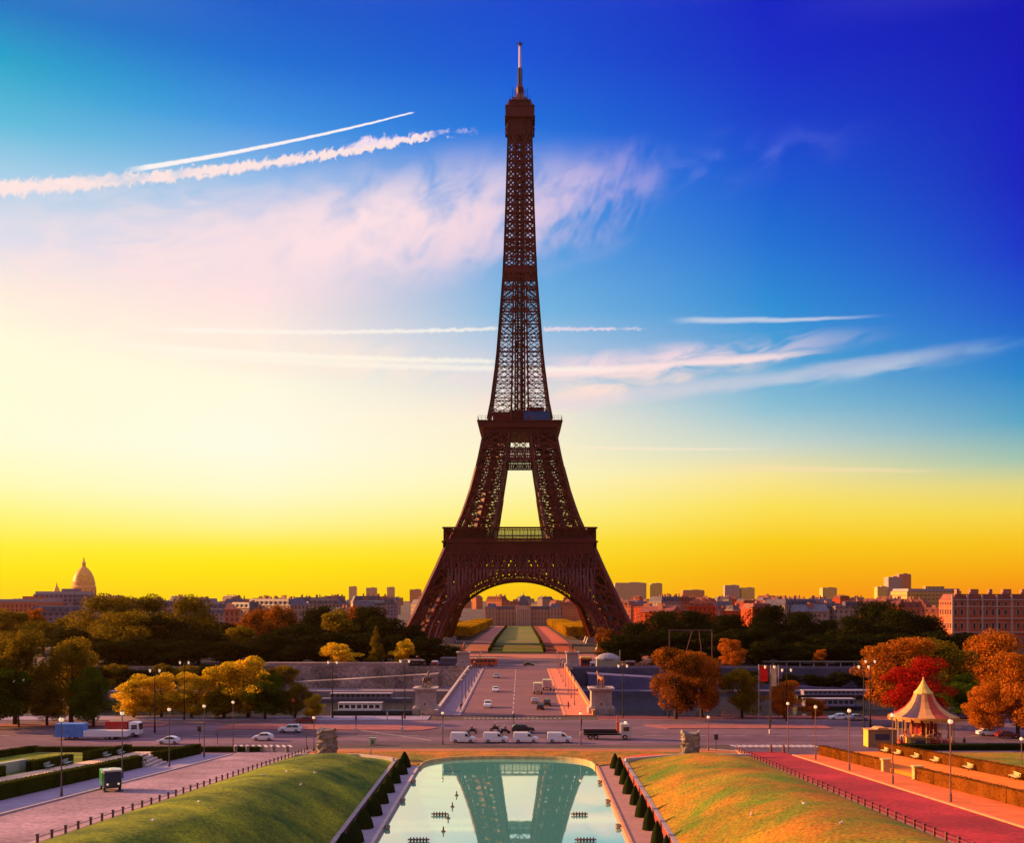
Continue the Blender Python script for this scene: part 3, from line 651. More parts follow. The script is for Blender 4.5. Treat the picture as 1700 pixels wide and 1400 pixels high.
# ------------------------------------------------------------------ trees
def leaf_mesh(name, lobes, n, size, seed, m, flat=0.0, box=None):
    """n small leaf quads through the lobes (centre, radii); unit crown"""
    r = np.random.RandomState(seed); L = np.array(lobes, float)
    if box is None:
        w = (L[:, 3]*L[:, 4]+L[:, 4]*L[:, 5]); w /= w.sum(); k = r.choice(len(L), n, p=w)
        d = r.normal(size=(n, 3)); d /= np.linalg.norm(d, axis=1)[:, None]
        rad = 1-np.abs(r.normal(size=n))*.22; rad = np.clip(rad, .15, 1.08)
        p = L[k, :3]+d*L[k, 3:6]*rad[:, None]
    else:
        p = (r.rand(n, 3)-.5); ax = r.randint(0, 3, n); sg = r.choice([-.5, .5], n); on = r.rand(n) < .85
        p[np.arange(n)[on], ax[on]] = sg[on]+r.normal(size=on.sum())*.012; d = p/np.linalg.norm(p, axis=1)[:, None]; p = p*np.array(box); p[:, 2] += box[2]/2
    nn = d+r.normal(size=(n, 3))*.55; nn /= np.linalg.norm(nn, axis=1)[:, None]
    t = np.cross(nn, r.normal(size=(n, 3))); t /= np.linalg.norm(t, axis=1)[:, None]; bt = np.cross(nn, t)
    s_ = (size*(.6+.8*r.rand(n)))[:, None]
    v = np.empty((n, 4, 3)); v[:, 0] = p-t*s_; v[:, 1] = p-bt*s_*.62; v[:, 2] = p+t*s_; v[:, 3] = p+bt*s_*.62
    me = bpy.data.meshes.new(name); me.vertices.add(4*n); me.vertices.foreach_set('co', v.reshape(-1)); me.loops.add(4*n)
    me.loops.foreach_set('vertex_index', np.arange(4*n)); me.polygons.add(n); me.polygons.foreach_set('loop_start', np.arange(n)*4); me.polygons.foreach_set('loop_total', np.full(n, 4))
    me.update(calc_edges=True); me.materials.append(m); return me
def lobes_for(kind, seed):
    r = random.Random(seed); L = []
    if kind == 'round':
        for i in range(34):
            a = r.uniform(0, 6.28); q = r.uniform(0, 1)**.45; z = r.uniform(.15, .90)
            R_ = .31*math.sin(math.pi*min(1, max(.14, (z-.02)/1.0)))**.6
            L.append((math.cos(a)*R_*q, math.sin(a)*R_*q, z, r.uniform(.09, .17), r.uniform(.09, .17), r.uniform(.07, .13)))
        L.append((0, 0, .55, .24, .24, .3))
    elif kind == 'wide':
        L.append((0, 0, .5, .34, .34, .3))
        for i in range(38):
            a = r.uniform(0, 6.28); q = r.uniform(0, 1)**.45; z = r.uniform(.22, .86)
            R_ = .40*(1-((z-.38)/.58)**2*.85)
            L.append((math.cos(a)*R_*q, math.sin(a)*R_*q, z, r.uniform(.1, .17), r.uniform(.1, .17), r.uniform(.09, .15)))
    elif kind == 'cone':
        for i in range(20):
            z = .12+.8*i/19; q = (1-z)*.36+.02; a = r.uniform(0, 6.28); L.append((math.cos(a)*q*.4, math.sin(a)*q*.4, z, q, q, .07))
    return L
TREES = {}
def tree_proto(key, kind, seed, n, size, lm, bm):
    me = leaf_mesh('crown_'+key, lobes_for(kind, seed), n, size, seed, lm)
    r = random.Random(seed); mb = MB(); mb.tube((0, 0, -.02), (.01, 0, .34), .028, .018, 8); mb.tube((.01, 0, .33), (-.01, .01, .62), .019, .008, 7)
    for i in range(9):
        a = i*2.4+r.uniform(-.3, .3); z0 = r.uniform(.26, .5); q = r.uniform(.16, .3); mid = (math.cos(a)*q*.55, math.sin(a)*q*.55, z0+.1)
        mb.tube((0, 0, z0), mid, .011, .007, 6); mb.tube(mid, (math.cos(a)*q, math.sin(a)*q, z0+r.uniform(.2, .34)), .007, .002, 5)
    o = mb.build('trunk_src', bm); tm = o.data; bpy.data.objects.remove(o); TREES[key] = (me, tm)
def plant(key, x, y, z, h, wid, label, cat='tree', group=None, name='broadleaf_tree', crown=True):
    """tree of height h and crown width wid (unit crown is .8 wide)"""
    me, tm = TREES[key]; t = thing(name, label, cat, (x, y, z), rnd.uniform(0, 6.28), group)
    k = wid/(1.0 if key.startswith('wide') else .8); t.scale = (k, k, h/.97)
    for nm, m in (('trunk', tm), ('crown', me)):
        o = bpy.data.objects.new(nm, m); C.objects.link(o); o.parent = t
    return t
lf_dark = leafmat('dark_foliage', (.006, .012, .003), (.030, .032, .006), .3)  # tower's shadow over the right far wood put into near-black leaves
lf_olive = leafmat('olive_foliage', (.014, .028, .003), (.30, .20, .012), .45)
lf_gold = leafmat('golden_foliage', (.14, .14, .004), (1.0, .64, .03), .6)
lf_orange = leafmat('orange_foliage', (.022, .016, .003), (.66, .20, .016), .4)
lf_green = leafmat('green_foliage', (.008, .026, .003), (.10, .15, .008), .35)
lf_red = leafmat('red_foliage', (.13, .006, .004), (.50, .02, .012), .45)
lf_hedge = leafmat('hedge_foliage', (.012, .028, .004), (.05, .06, .008), .3)
lf_hedge_r = leafmat('rusty_hedge_foliage', (.06, .022, .004), (.28, .09, .012), .3)
lf_clip = leafmat('clipped_foliage', (.03, .05, .004), (.62, .34, .015), .3)
lf_yew = leafmat('yew_foliage', (.006, .014, .004), (.022, .03, .008), .15)
for k, (kind, n, sz, lm, bm) in {
    'near_dark': ('round', 20000, .011, lf_green, bark), 'near_olive': ('round', 20000, .011, lf_olive, bark), 'near_gold': ('round', 16000, .013, lf_gold, bark),
    'near_orange': ('round', 19000, .012, lf_orange, bark), 'near_red': ('round', 14000, .012, lf_red, bark),
    'wide_olive': ('wide', 18000, .013, lf_olive, bark_p), 'wide_dark': ('wide', 16000, .014, lf_dark, bark), 'wide_orange': ('wide', 18000, .013, lf_orange, bark_p),
    'far_dark': ('round', 9000, .018, lf_dark, bark), 'far_olive': ('round', 9000, .018, lf_olive, bark_p), 'far_gold': ('round', 7000, .02, lf_gold, bark),
    'far_orange': ('round', 9000, .018, lf_orange, bark), 'far_cone': ('cone', 7000, .018, lf_olive, bark)}.items():
    tree_proto(k, kind, sum(map(ord, k)), n, sz, lm, bm)
def tp(key, px, ytop, hw, D, label, group=None, zb=0, name='broadleaf_tree', cat='tree'):
    zt = ZD(ytop, D); return plant(key, XD(px, D), D, zb, zt-zb, 2.25*hw*D/F, label, cat, group, name)
# far bank, left of the tower (px centre, top y, half width px, distance)
G1 = 'trees massed behind the far quay wall'
LG = 'dark or rust tinted broadleaf tree in the mass behind the far quay wall'
FL = [('far_olive', 12, 1012, 42, 520), ('wide_olive', 70, 1030, 60, 500), ('wide_olive', 180, 985, 62, 480), ('wide_olive', 235, 986, 55, 490), ('far_dark', 262, 1020, 50, 440), ('wide_olive', 315, 987, 52, 470),
      ('far_dark', 130, 1040, 60, 440), ('wide_olive', 205, 1012, 70, 438), ('far_dark', 365, 1030, 28, 480), ('wide_orange', 425, 1010, 46, 490), ('wide_orange', 470, 1005, 40, 470), ('far_olive', 398, 1040, 36, 440),
      ('wide_dark', 525, 1002, 44, 480), ('far_olive', 558, 1012, 40, 460), ('far_dark', 500, 1032, 48, 440), ('wide_dark', 612, 1002, 46, 470), ('far_dark', 640, 1022, 40, 450), ('far_orange', 585, 1006, 26, 500), ('far_dark', 680, 1036, 38, 455),
      ('far_dark', 330, 1042, 45, 430), ('far_dark', 450, 1050, 40, 425), ('far_dark', 300, 1060, 50, 420), ('far_dark', 545, 1045, 45, 430), ('far_dark', 660, 1052, 40, 430), ('far_dark', 710, 1056, 30, 425), ('far_dark', 240, 1060, 50, 420), ('far_dark', 600, 1048, 40, 432),
      ('far_dark', 745, 1070, 22, 430), ('far_dark', 420, 1066, 36, 418), ('far_dark', 490, 1068, 36, 418), ('far_dark', 370, 1064, 36, 418), ('far_dark', 180, 1064, 46, 418), ('far_dark', 120, 1070, 46, 418)]
for i, (k, px, yt, hw, D) in enumerate(FL): tp(k, px, yt, hw, D, LG, G1)
tp('far_gold', 565, 1068, 33, 412, 'yellow green bushy tree low in front of the dark mass above the quay wall')
tp('far_cone', 624, 1040, 16, 416, 'small pointed olive conifer in front of the dark trees left of the tower', name='conifer')
tp('far_gold', 668, 1062, 20, 414, 'small pale green tree beside the left foot of the tower')
FRt = [('far_dark', 1052, 1030, 34, 450), ('wide_dark', 1098, 1010, 48, 470), ('wide_dark', 1160, 1010, 46, 480), ('wide_dark', 1208, 1016, 44, 460), ('wide_dark', 1272, 1000, 44, 470), ('wide_dark', 1328, 1012, 42, 475), ('wide_dark', 1372, 1026, 36, 470),
       ('wide_dark', 1455, 993, 62, 470), ('wide_dark', 1425, 1020, 50, 450), ('wide_dark', 1530, 1018, 52, 460), ('wide_dark', 1495, 1008, 50, 455), ('far_dark', 1040, 1052, 40, 430), ('far_dark', 1085, 1046, 44, 432), ('far_dark', 1135, 1046, 44, 434), ('far_dark', 1185, 1050, 44, 430), ('far_dark', 1240, 1040, 44, 435), ('far_dark', 1300, 1046, 44, 434), ('far_dark', 1350, 1052, 40, 430),
       ('far_dark', 1400, 1052, 42, 428), ('far_dark', 1450, 1050, 42, 432), ('far_dark', 1500, 1050, 42, 430), ('far_dark', 1550, 1046, 42, 436), ('far_dark', 1270, 1062, 40, 418), ('far_dark', 1330, 1066, 40, 417), ('far_dark', 1390, 1066, 40, 418), ('far_dark', 1020, 1062, 30, 424), ('far_dark', 1600, 1050, 50, 440)]
for i, (k, px, yt, hw, D) in enumerate(FRt): tp(k, px, yt, hw, D, 'broadleaf tree coloured nearly black as shaded in the dark wood on the far bank', 'trees of the dark wood on the far bank')
tp('far_orange', 1214, 1060, 26, 410, 'small rusty tree in front of the dark wood on the far bank')
tp('far_orange', 1008, 1042, 24, 440, 'rust red tree at the right foot of the lattice tower')
tp('far_orange', 1362, 1078, 13, 408, 'little orange bush tree above the long dark gallery roof')
# nearer trees, left
tp('near_olive', 25, 1042, 54, 230, 'tall dark tree with orange tips at the left edge of the view')
tp('near_olive', 118, 1056, 54, 234, 'big dark tree with golden sunlit top beyond the blue trailer')
tp('near_dark', 155, 1108, 38, 226, 'round green tree between the dark tree and the golden row')
tp('near_olive', 78, 1128, 32, 228, 'small low olive tree in front of the tall dark tree')
tp('near_dark', -15, 1090, 60, 222, 'dark tree half cut off by the left edge of the picture')
for px, yt, hw, D, k, lb in ((222, 1118, 34, 243, 'near_gold', 'small golden tree first in the sunlit row after the green tree'), (268, 1114, 36, 244, 'near_gold', 'small golden tree behind the tall double lamps'), (318, 1114, 38, 243, 'near_gold', 'golden tree between the double lamps and the big yellow tree'),
                         (372, 1096, 44, 244, 'near_gold', 'golden tree leaning on the left side of the big yellow tree'), (412, 1086, 50, 246-3, 'near_gold', 'big yellow tree with orange crown beside the river, tallest of the sunlit row'),
                         (440, 1120, 34, 240, 'near_dark', 'green shaded tree in front of the big yellow tree'), (490, 1134, 26, 242, 'near_olive', 'small green tree with yellow top right of the big yellow tree'), (520, 1152, 19, 242, 'near_gold', 'lowest small tree at the right end of the golden row'), (372, 1140, 30, 241, 'near_olive', 'low olive tree under the golden crowns by the quay fence')):
    tp(k, px, yt, hw, D, lb, 'row of autumn trees along the near quay')
for i in range(17):
    px = 70+i*25+rnd.uniform(-6, 6); tp(rnd.choice(['far_olive', 'far_dark', 'far_olive']), px, 1104+rnd.uniform(-6, 8), rnd.uniform(22, 30), 392, 'olive tree on the lower far quay, hiding the wall behind the golden row', 'trees along the lower far quay', zb=-6.2)
for i in range(9):
    tp('far_dark', 1196+i*29+rnd.uniform(-6, 6), 1116+rnd.uniform(-5, 8), rnd.uniform(18, 25), 394, 'dark low tree on the lower far quay under the long gallery', 'dark trees along the lower right quay', zb=-6.2)
# nearer trees, right
tp('near_orange', 1122, 1072, 44, 240, 'orange autumn tree nearest the right statue, glowing on its left side')
tp('near_orange', 1165, 1078, 36, 243, 'orange and green autumn tree joined to the orange tree by the statue')
tp('near_olive', 1232, 1108, 36, 242, 'dark olive tree left of the red banner')
tp('near_orange', 1302, 1128, 26, 241, 'low orange tree under the cream banner')
tp('near_orange', 1350, 1158, 20, 241, 'smallest orange bush tree on the near quay by the lamp row')
tp('near_orange', 1490, 1054, 62, 250, 'tall brown orange tree behind the carousel at its left')
tp('near_olive', 1560, 1058, 60, 262, 'dark brown tree standing behind the red tree')
tp('wide_orange', 1645, 1046, 70, 275, 'wide dark orange tree in front of the big stone facade')
tp('near_red', 1525, 1092, 56, 226, 'crimson tree right behind the carousel roof')
tp('near_orange', 1640, 1130, 42, 214, 'brown tree with orange leaves right of the carousel')
tp('near_orange', 1690, 1078, 42, 210, 'tall orange leaved tree at the right edge of the view')
tp('near_dark', 1590, 1120, 40, 240, 'dark green tree between the carousel and the brown tree')
# trees further out among the houses
GF = 'distant rust coloured park trees before the city'
for i in range(26):
    px = rnd.choice([rnd.uniform(0, 660), rnd.uniform(1060, 1690)]); D = rnd.uniform(560, 900)
    tp(rnd.choice(['far_orange', 'far_olive', 'far_orange']), px, rnd.uniform(1008, 1024), rnd.uniform(14, 26), D, 'distant rust coloured tree between the near woods and the city roofs', GF, zb=-3)
# clipped alleys of the park beyond the tower
cm = leaf_mesh('clip_crown', [], 2600, .34, 5, lf_clip, box=(17, 20, 6.0))
ctm = MB()
ctm.tube((0, 0, -2.6), (0, 0, .4), .5, .4, 8)
o = ctm.build('t', bark); ctm = o.data; bpy.data.objects.remove(o)
core = MB().box((0, 0, 3.0), (16.4, 19.4, 5.4)); o = core.build('t', lf_clip); core = o.data; bpy.data.objects.remove(o)
for sx in (-1, 1):
    for row in (0, 1):
        for i in range(19):
            Y = 672+i*25+row*8; x = sx*(37+row*23)-1.5
            if row and i > 11: continue
            t = thing('clipped_tree', 'box clipped golden tree block in the %s alley of the park beyond the tower' % ('left' if sx < 0 else 'right'), 'tree', (x, Y, gz(0, Y)+2.6), 0, 'clipped trees of the %s park alley' % ('left' if sx < 0 else 'right'))
            for nm, m in (('trunk', ctm), ('crown', cm)):
                o = bpy.data.objects.new(nm, m); C.objects.link(o); o.parent = t
            o = bpy.data.objects.new('inner_foliage', core); C.objects.link(o); o.parent = t
pg = lambda x, Y: gz(0, Y)
def fs(name, x0, x1, y0, y1, m, z, n=12):
    mb = MB()
    for i in range(n):
        a, b_ = y0+(y1-y0)*i/n, y0+(y1-y0)*(i+1)/n
        mb.quad((x0, a, gz(0, a)+z), (x1, a, gz(0, a)+z), (x1, b_, gz(0, b_)+z), (x0, b_, gz(0, b_)+z))
    return struct(mb.build(name, m))
redp = mat('red_gravel', (.48, .10, .05), .95, .2, .05, coord='World'); pinkp = mat('pink_gravel', (.42, .15, .11), .95, .2, .05, coord='World')
fs('park_lawn', -15, 11, 512, 1180, grass_f, .1, 30)
for y, w in ((560, 3), (600, 2), (640, 5), (700, 3), (760, 8), (840, 3), (930, 10), (1040, 6)): fs('park_path', -15, 11, y, y+w, pinkp, .16, 1)
fs('park_path', -28, -15.6, 512, 1180, pinkp, .08, 30); fs('park_path', 11.6, 27, 512, 1180, redp, .08, 30)
for x in (-15.3, 11.3):
    for i in range(16):
        Y = 520+i*40
        o = MB().box((x, Y+18, gz(0, Y)+.9), (1.2, 34, 1.7)).build('low_hedge', lf_hedge); tag(o, 'dark low clipped hedge edging the long park lawn under the tower', 'hedge', 'low hedges edging the long park lawn')
sheet('park_forecourt', [(-60, 401.4), (60, 401.4), (60, 500), (-60, 500)], asph_m, .01)
sheet('park_forecourt', [(-60, 470), (60, 470), (60, 506), (-60, 506)], pinkp, .03)
sheet('quay_road', [(-500, 401.4), (-60, 401.4), (-60, 415), (-500, 415)], mat('rosy_quay_road', (.20, .10, .10), .9, .2, .1, coord='World'), .01)
sheet('quay_road', [(60, 401.4), (500, 401.4), (500, 415), (60, 415)], mat('violet_quay_road', (.10, .06, .11), .9, .2, .1, coord='World'), .01)
# ------------------------------------------------------------------ river walls
def tagw(o, l, c='quay wall'): return tag(o, l, c)
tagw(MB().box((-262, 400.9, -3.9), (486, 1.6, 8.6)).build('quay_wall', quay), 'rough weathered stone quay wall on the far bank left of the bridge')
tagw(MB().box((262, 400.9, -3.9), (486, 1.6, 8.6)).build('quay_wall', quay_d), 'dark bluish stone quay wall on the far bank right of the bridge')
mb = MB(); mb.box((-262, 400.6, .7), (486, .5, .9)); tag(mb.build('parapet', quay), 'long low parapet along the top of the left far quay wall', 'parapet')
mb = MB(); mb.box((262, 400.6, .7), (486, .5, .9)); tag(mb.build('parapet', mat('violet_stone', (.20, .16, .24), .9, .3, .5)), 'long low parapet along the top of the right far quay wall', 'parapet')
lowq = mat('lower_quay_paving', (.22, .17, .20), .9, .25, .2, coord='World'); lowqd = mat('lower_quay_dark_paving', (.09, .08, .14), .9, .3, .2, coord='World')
struct(MB().box((-262, 390, -7.2), (486, 21, 2.0)).build('lower_quay', lowq)); struct(MB().box((262, 390, -7.2), (486, 21, 2.0)).build('lower_quay', lowqd))
struct(MB().box((-262, 262, -7.0), (486, 31, 2.4)).build('lower_quay', lowq)); struct(MB().box((262, 262, -7.0), (486, 31, 2.4)).build('lower_quay', lowqd))
mb = MB()                                             # ramp with its buttresses against the wall
mb.add([(-118, 399, -6.2), (-30, 399, -1.0), (-30, 391, -1.0), (-118, 391, -6.2), (-118, 391, -6.3), (-30, 391, -6.3)], [(0, 3, 2, 1), (3, 4, 5, 2)])
tag(mb.build('quay_ramp', quay), 'pale stone ramp climbing against the left far quay wall', 'ramp')
mb = MB(); mb.add([(118, 399, -6.2), (24, 399, -.8), (24, 388, -.8), (118, 388, -6.2), (118, 388, -6.3), (24, 388, -6.3)], [(0, 1, 2, 3), (2, 5, 4, 3)])
tag(mb.build('quay_ramp', mat('blue_ramp', (.13, .12, .24), .9, .3, .2)), 'violet grey ramp sloping down beside the right quay wall', 'ramp')
mb = MB()                                             # terrace block left
mb.box((-72, 403.5, 1.2), (60, 3.5, 2.4)); tag(mb.build('terrace_wall', mat('pink_stone', (.38, .26, .24), .9, .25, .3, .4, 2)), 'pinkish low terrace wall above the left far quay, below the dark trees', 'terrace wall')
# ------------------------------------------------------------------ the bridge
br = thing('bridge', 'wide stone road bridge with pale parapets leading to the tower', 'bridge', (-1.4, 323.7, 0))
L2 = 77.7
b0 = MB(); b0.box((0, 0, -.6), (36.4, 155.3, 1.2)); b0.build('deck', quay, br)
MB().box((-.6, 0, .07), (23.2, 155.2, .14)).build('roadway', mat('bridge_asphalt', (.20, .095, .105), .9, .2, .1, .25, 25, coord='World', sx=.4), br)
MB().box((-15.0, 0, .13), (5.6, 155.2, .26)).build('footway', mat('lilac_bridge_paving', (.30, .19, .24), .9, .2, .4, coord='World'), br)
MB().box((14.5, 0, .13), (6.9, 155.2, .26)).build('footway', pave_b, br)
for sx in (-1, 1):
    p = MB(); p.box((sx*17.9, 0, .55), (.5, 155, 1.3)); q = p.build('parapet', stone if sx < 0 else mat('sunlit_stone', (.55, .26, .10), .85, .2, 1), br)  # right parapet copy, sunlight put into its orange stone colour
    MB().box((sx*17.9, 0, 1.27), (.75, 155, .16)).build('parapet_coping', kerb if sx < 0 else kerb_r, q)
    MB().box((sx*12.1-.6, 0, .17), (.35, 155.1, .3)).build('kerb', kerb if sx < 0 else kerb_r, br)
for k in range(5):
    m = MB(); n = 14
    y0, y1 = -L2+k*31.1+1.6, -L2+(k+1)*31.1-1.6
    pts = [(y0, -1.2)]+[(y0+(y1-y0)*(1-math.cos(math.pi*i/n))/2, -8.0+5.6*math.sin(math.pi*i/n)) for i in range(n+1)]+[(y1, -1.2)]
    m.prism([(p, q) for p, q in pts], -17.5, 17.5); m.v = [(v[1], v[0], v[2]) for v in m.v]; m.build('arch', quay, br)
for k in range(4):
    MB().box((0, -L2+(k+1)*31.1, -4.8), (37.5, 3.3, 7.2)).build('pier', quay, br)
# horse and warrior statues on their pedestals
def skin(name, joints, edges, m, parent=None, sub=2):
    me = bpy.data.meshes.new(name); me.from_pydata([j[:3] for j in joints], edges, []); o = bpy.data.objects.new(name, me); C.objects.link(o)
    s_ = o.modifiers.new('skin', 'SKIN'); ly = me.skin_vertices[0].data if me.skin_vertices else None
    if ly is None:
        bpy.context.view_layer.objects.active = o
    sv = me.skin_vertices[0].data
    for i, j in enumerate(joints): sv[i].radius = (j[3], j[3]); sv[i].use_root = (i == 0)
    u = o.modifiers.new('sub', 'SUBSURF'); u.levels = sub; u.render_levels = sub
    dg = bpy.context.evaluated_depsgraph_get(); ev = o.evaluated_get(dg); nm = bpy.data.meshes.new_from_object(ev)
    bpy.data.objects.remove(o); bpy.data.meshes.remove(me); nm.materials.clear()
    for x in (m if isinstance(m, (list, tuple)) else [m]): nm.materials.append(x)
    nm.polygons.foreach_set('use_smooth', [True]*len(nm.polygons)); nm.name = name
    o2 = bpy.data.objects.new(name, nm); C.objects.link(o2)
    if parent is not None: o2.parent = parent
    return o2
HJ = [(0, 0, 1.55, .34), (.75, 0, 1.58, .36), (-.7, 0, 1.6, .36), (1.15, 0, 1.95, .24), (1.45, 0, 2.45, .17), (1.6, 0, 2.62, .15), (1.95, 0, 2.35, .11), (2.1, 0, 2.2, .08),
      (.85, .2, 1.2, .15), (.95, .22, .65, .09), (.85, .22, .1, .08), (.95, .24, .03, .09), (.85, -.2, 1.2, .15), (1.15, -.22, .85, .09), (1.0, -.22, .4, .08), (1.08, -.22, .3, .08),
      (-.8, .2, 1.15, .2), (-.6, .22, .8, .11), (-.95, .22, .5, .08), (-.9, .22, .05, .08), (-.8, -.2, 1.15, .2), (-.62, -.22, .8, .11), (-.98, -.22, .5, .08), (-.92, -.22, .05, .08),
      (-1.1, 0, 1.6, .12), (-1.35, 0, 1.2, .09), (-1.4, 0, .8, .05), (1.5, .07, 2.8, .04), (1.5, -.07, 2.8, .04)]
HE = [(0, 1), (0, 2), (1, 3), (3, 4), (4, 5), (5, 6), (6, 7), (1, 8), (8, 9), (9, 10), (10, 11), (1, 12), (12, 13), (13, 14), (14, 15), (2, 16), (16, 17), (17, 18), (18, 19), (2, 20), (20, 21), (21, 22), (22, 23), (2, 24), (24, 25), (25, 26), (5, 27), (5, 28)]
MJ = [(0, 0, 1.0, .13), (0, 0, 1.25, .14), (0, 0, 1.45, .15), (0, 0, 1.57, .07), (0, 0, 1.68, .10), (0, 0, 1.78, .085), (0, .1, .9, .10), (.03, .12, .5, .07), (0, .13, .08, .05), (.12, .13, .04, .045),
      (0, -.1, .9, .10), (-.03, -.12, .5, .07), (-.05, -.13, .08, .05), (.08, -.13, .04, .045), (0, .2, 1.44, .06), (.02, .27, 1.15, .048), (.10, .27, .92, .04), (0, -.2, 1.44, .06), (.02, -.27, 1.15, .048), (.10, -.27, .92, .04)]
ME = [(0, 1), (1, 2), (2, 3), (3, 4), (4, 5), (0, 6), (6, 7), (7, 8), (8, 9), (0, 10), (10, 11), (11, 12), (12, 13), (2, 14), (14, 15), (15, 16), (2, 17), (17, 18), (18, 19)]
def pedestal(px, D, lab, slab, rz, w=4.5, st=stone, sm=bronze):
    x = XD(px, D); t = thing('pedestal', lab, 'pedestal', (x, D, .1))
    m = MB(); m.box((0, 0, .7), (w*1.3, w*1.3, 1.4)); m.build('plinth', st, t)
    m = MB(); m.box((0, 0, 3.4), (w, w, 4.0)); m.box((0, 0, 1.55), (w*1.12, w*1.12, .3)); m.build('die', st, t)
    m = MB(); m.box((0, 0, 5.55), (w*1.16, w*1.16, .3)); m.box((0, 0, 5.85), (w*1.26, w*1.26, .3)); m.build('cornice', kerb, t)
    MB().box((0, -w*.5-.02, 2.3), (.5, .06, .45)).build('plaque', bronze, t)
    s_ = thing('horse_statue', slab, 'statue', (x, D, 6.1), rz); s_.scale = (1.25, 1.25, 1.35)
    skin('horse', HJ, HE, sm, s_); p = skin('warrior', MJ, ME, sm, s_); p.location = (.4, -.72, 0); p.scale = (1.2, 1.2, 1.2)
    b_ = MB(); b_.box((0, 0, -.12), (3.0, 2.6, .24)); b_.build('base', st, s_); return t
redb = mat('reddish_bronze', (.26, .10, .07), .6, .3, 2)
pedestal(707, 252, 'big pale stone pedestal at the near left corner of the bridge', 'horse and warrior statue on the near left bridge pedestal', R(75), 4.5)
pedestal(997.5, 252, 'big pale stone pedestal at the near right corner of the bridge', 'horse and warrior statue on the near right bridge pedestal', R(110), 4.7, sm=redb)
pedestal(769.5, 409, 'pale stone pedestal at the far left end of the bridge', 'statue on the far left bridge pedestal beside the orange bus', R(-80), 4.3, sm=redb)
pedestal(950, 409, 'pale stone pedestal at the far right end of the bridge', 'statue on the far right bridge pedestal before the marquee', R(-100), 4.3, sm=redb)
# ------------------------------------------------------------------ lamps
def lamp_mesh(h, parent, col, gm_=None):
    m = MB(); m.tube((0, 0, 0), (0, 0, .9), .17, .13, 10); m.tube((0, 0, .9), (0, 0, h-.55), .085, .06, 8); m.lathe([(.1, h-.55), (.2, h-.48), (.06, h-.4)], (0, 0, 0), 8); m.build('post', col, parent)
    m = MB(); m.ball((0, 0, h-.22), .27, n=12); m.build('globe', gm_ or lamp_glow, parent, smoothed=True)
    m = MB(); m.lathe([(.2, h+.0), (.12, h+.12), (.02, h+.2)], (0, 0, 0), 8); m.build('cap', col, parent)
pole_l = mat('grey_lamp_pole', (.10, .085, .10), .5, .2, 2); pole_r = mat('brown_lamp_pole', (.22, .10, .09), .5, .2, 2)
def lamp(px, pyb, h, label, terr, col, group=None, D=None):
    if D: x, y, z = XD(px, D), D, .1
    elif terr: x, y, z = GR(px, pyb, .13)
    else: (x, y), z = G(px, pyb), 0.02
    t = thing('street_lamp', label, 'street lamp', (x, y, z), 0, group); lamp_mesh(h, t, col); return t
OR = ['nearest', 'second nearest', 'third nearest', 'fourth nearest', 'fifth nearest, at the corner']
for i, (px, py) in enumerate([(102, 1323), (203, 1293), (281, 1274), (339, 1258)]): lamp(px, py, 8.6, 'globe lamp on the left side road pavement, %s to the viewer of that row' % OR[i], True, pole_l, 'globe lamps on the left pavement')
lamp(387, 1245, 8.6, 'globe lamp at the corner where the left side road meets the avenue', False, pole_l, 'globe lamps on the left pavement')
ORr = ['nearest', 'second nearest', 'third nearest', 'fourth nearest']
for i, (px, py) in enumerate([(1578, 1332), (1482, 1302), (1410, 1280), (1354, 1262)]): lamp(px, py, 8.6, 'globe lamp on the right side road pavement, %s of its row' % ORr[i], True, pole_r, 'globe lamps on the right pavement')
lamp(1308, 1248, 8.6, 'globe lamp at the corner of the right side road and the avenue', False, pole_r, 'globe lamps on the right pavement')
lamp(1696, 1300, 6.6, 'globe lamp cut by the right edge of the picture', False, pole_r)
lamp(521, 1249, 6.2, 'short globe lamp beside the left rough stone block', False, pole_l, 'short globe lamps round the basin end')
lamp(735, 1237, 6.0, 'short globe lamp left of the first parked white van', False, pole_l, 'short globe lamps round the basin end')
lamp(964, 1238, 6.0, 'short globe lamp between the last white van and the flatbed lorry', False, pole_r, 'short globe lamps round the basin end')
lamp(1176, 1248, 6.2, 'short globe lamp right of the right rough stone block', False, pole_r, 'short globe lamps round the basin end')
lamp(1670, 1196, 7, 'lamp post among the trees at the right edge behind the parked car', False, pole_r)
def dlamp(px, D, h, label, col=iron2):
    t = thing('double_lamp', label, 'street lamp', (XD(px, D), D, .1), 0, 'tall two headed lamps along the quays')
    m = MB(); m.tube((0, 0, 0), (0, 0, 1.6), .24, .18, 10); m.tube((0, 0, 1.6), (0, 0, h-.6), .13, .08, 8); m.tube((-.95, 0, h-.75), (.95, 0, h-.75), .05, n=6); m.tube((0, 0, h-.8), (0, 0, h+.2), .05, .02, 6)
    for s_ in (-1, 1): m.tube((0, 0, h-1.6), (s_*.9, 0, h-.8), .035, n=6)
    m.build('post', col, t)
    for s_ in (-1, 1):
        g_ = MB(); g_.lathe([(.05, -.1), (.16, .0), (.24, .5), (.2, .55)], (s_*.95, 0, h-.7), 8); g_.build('lantern', lamp_glow, t)
        g_ = MB(); g_.lathe([(.28, .55), (.1, .8), (.01, .95)], (s_*.95, 0, h-.7), 8); g_.build('lantern_cap', col, t)
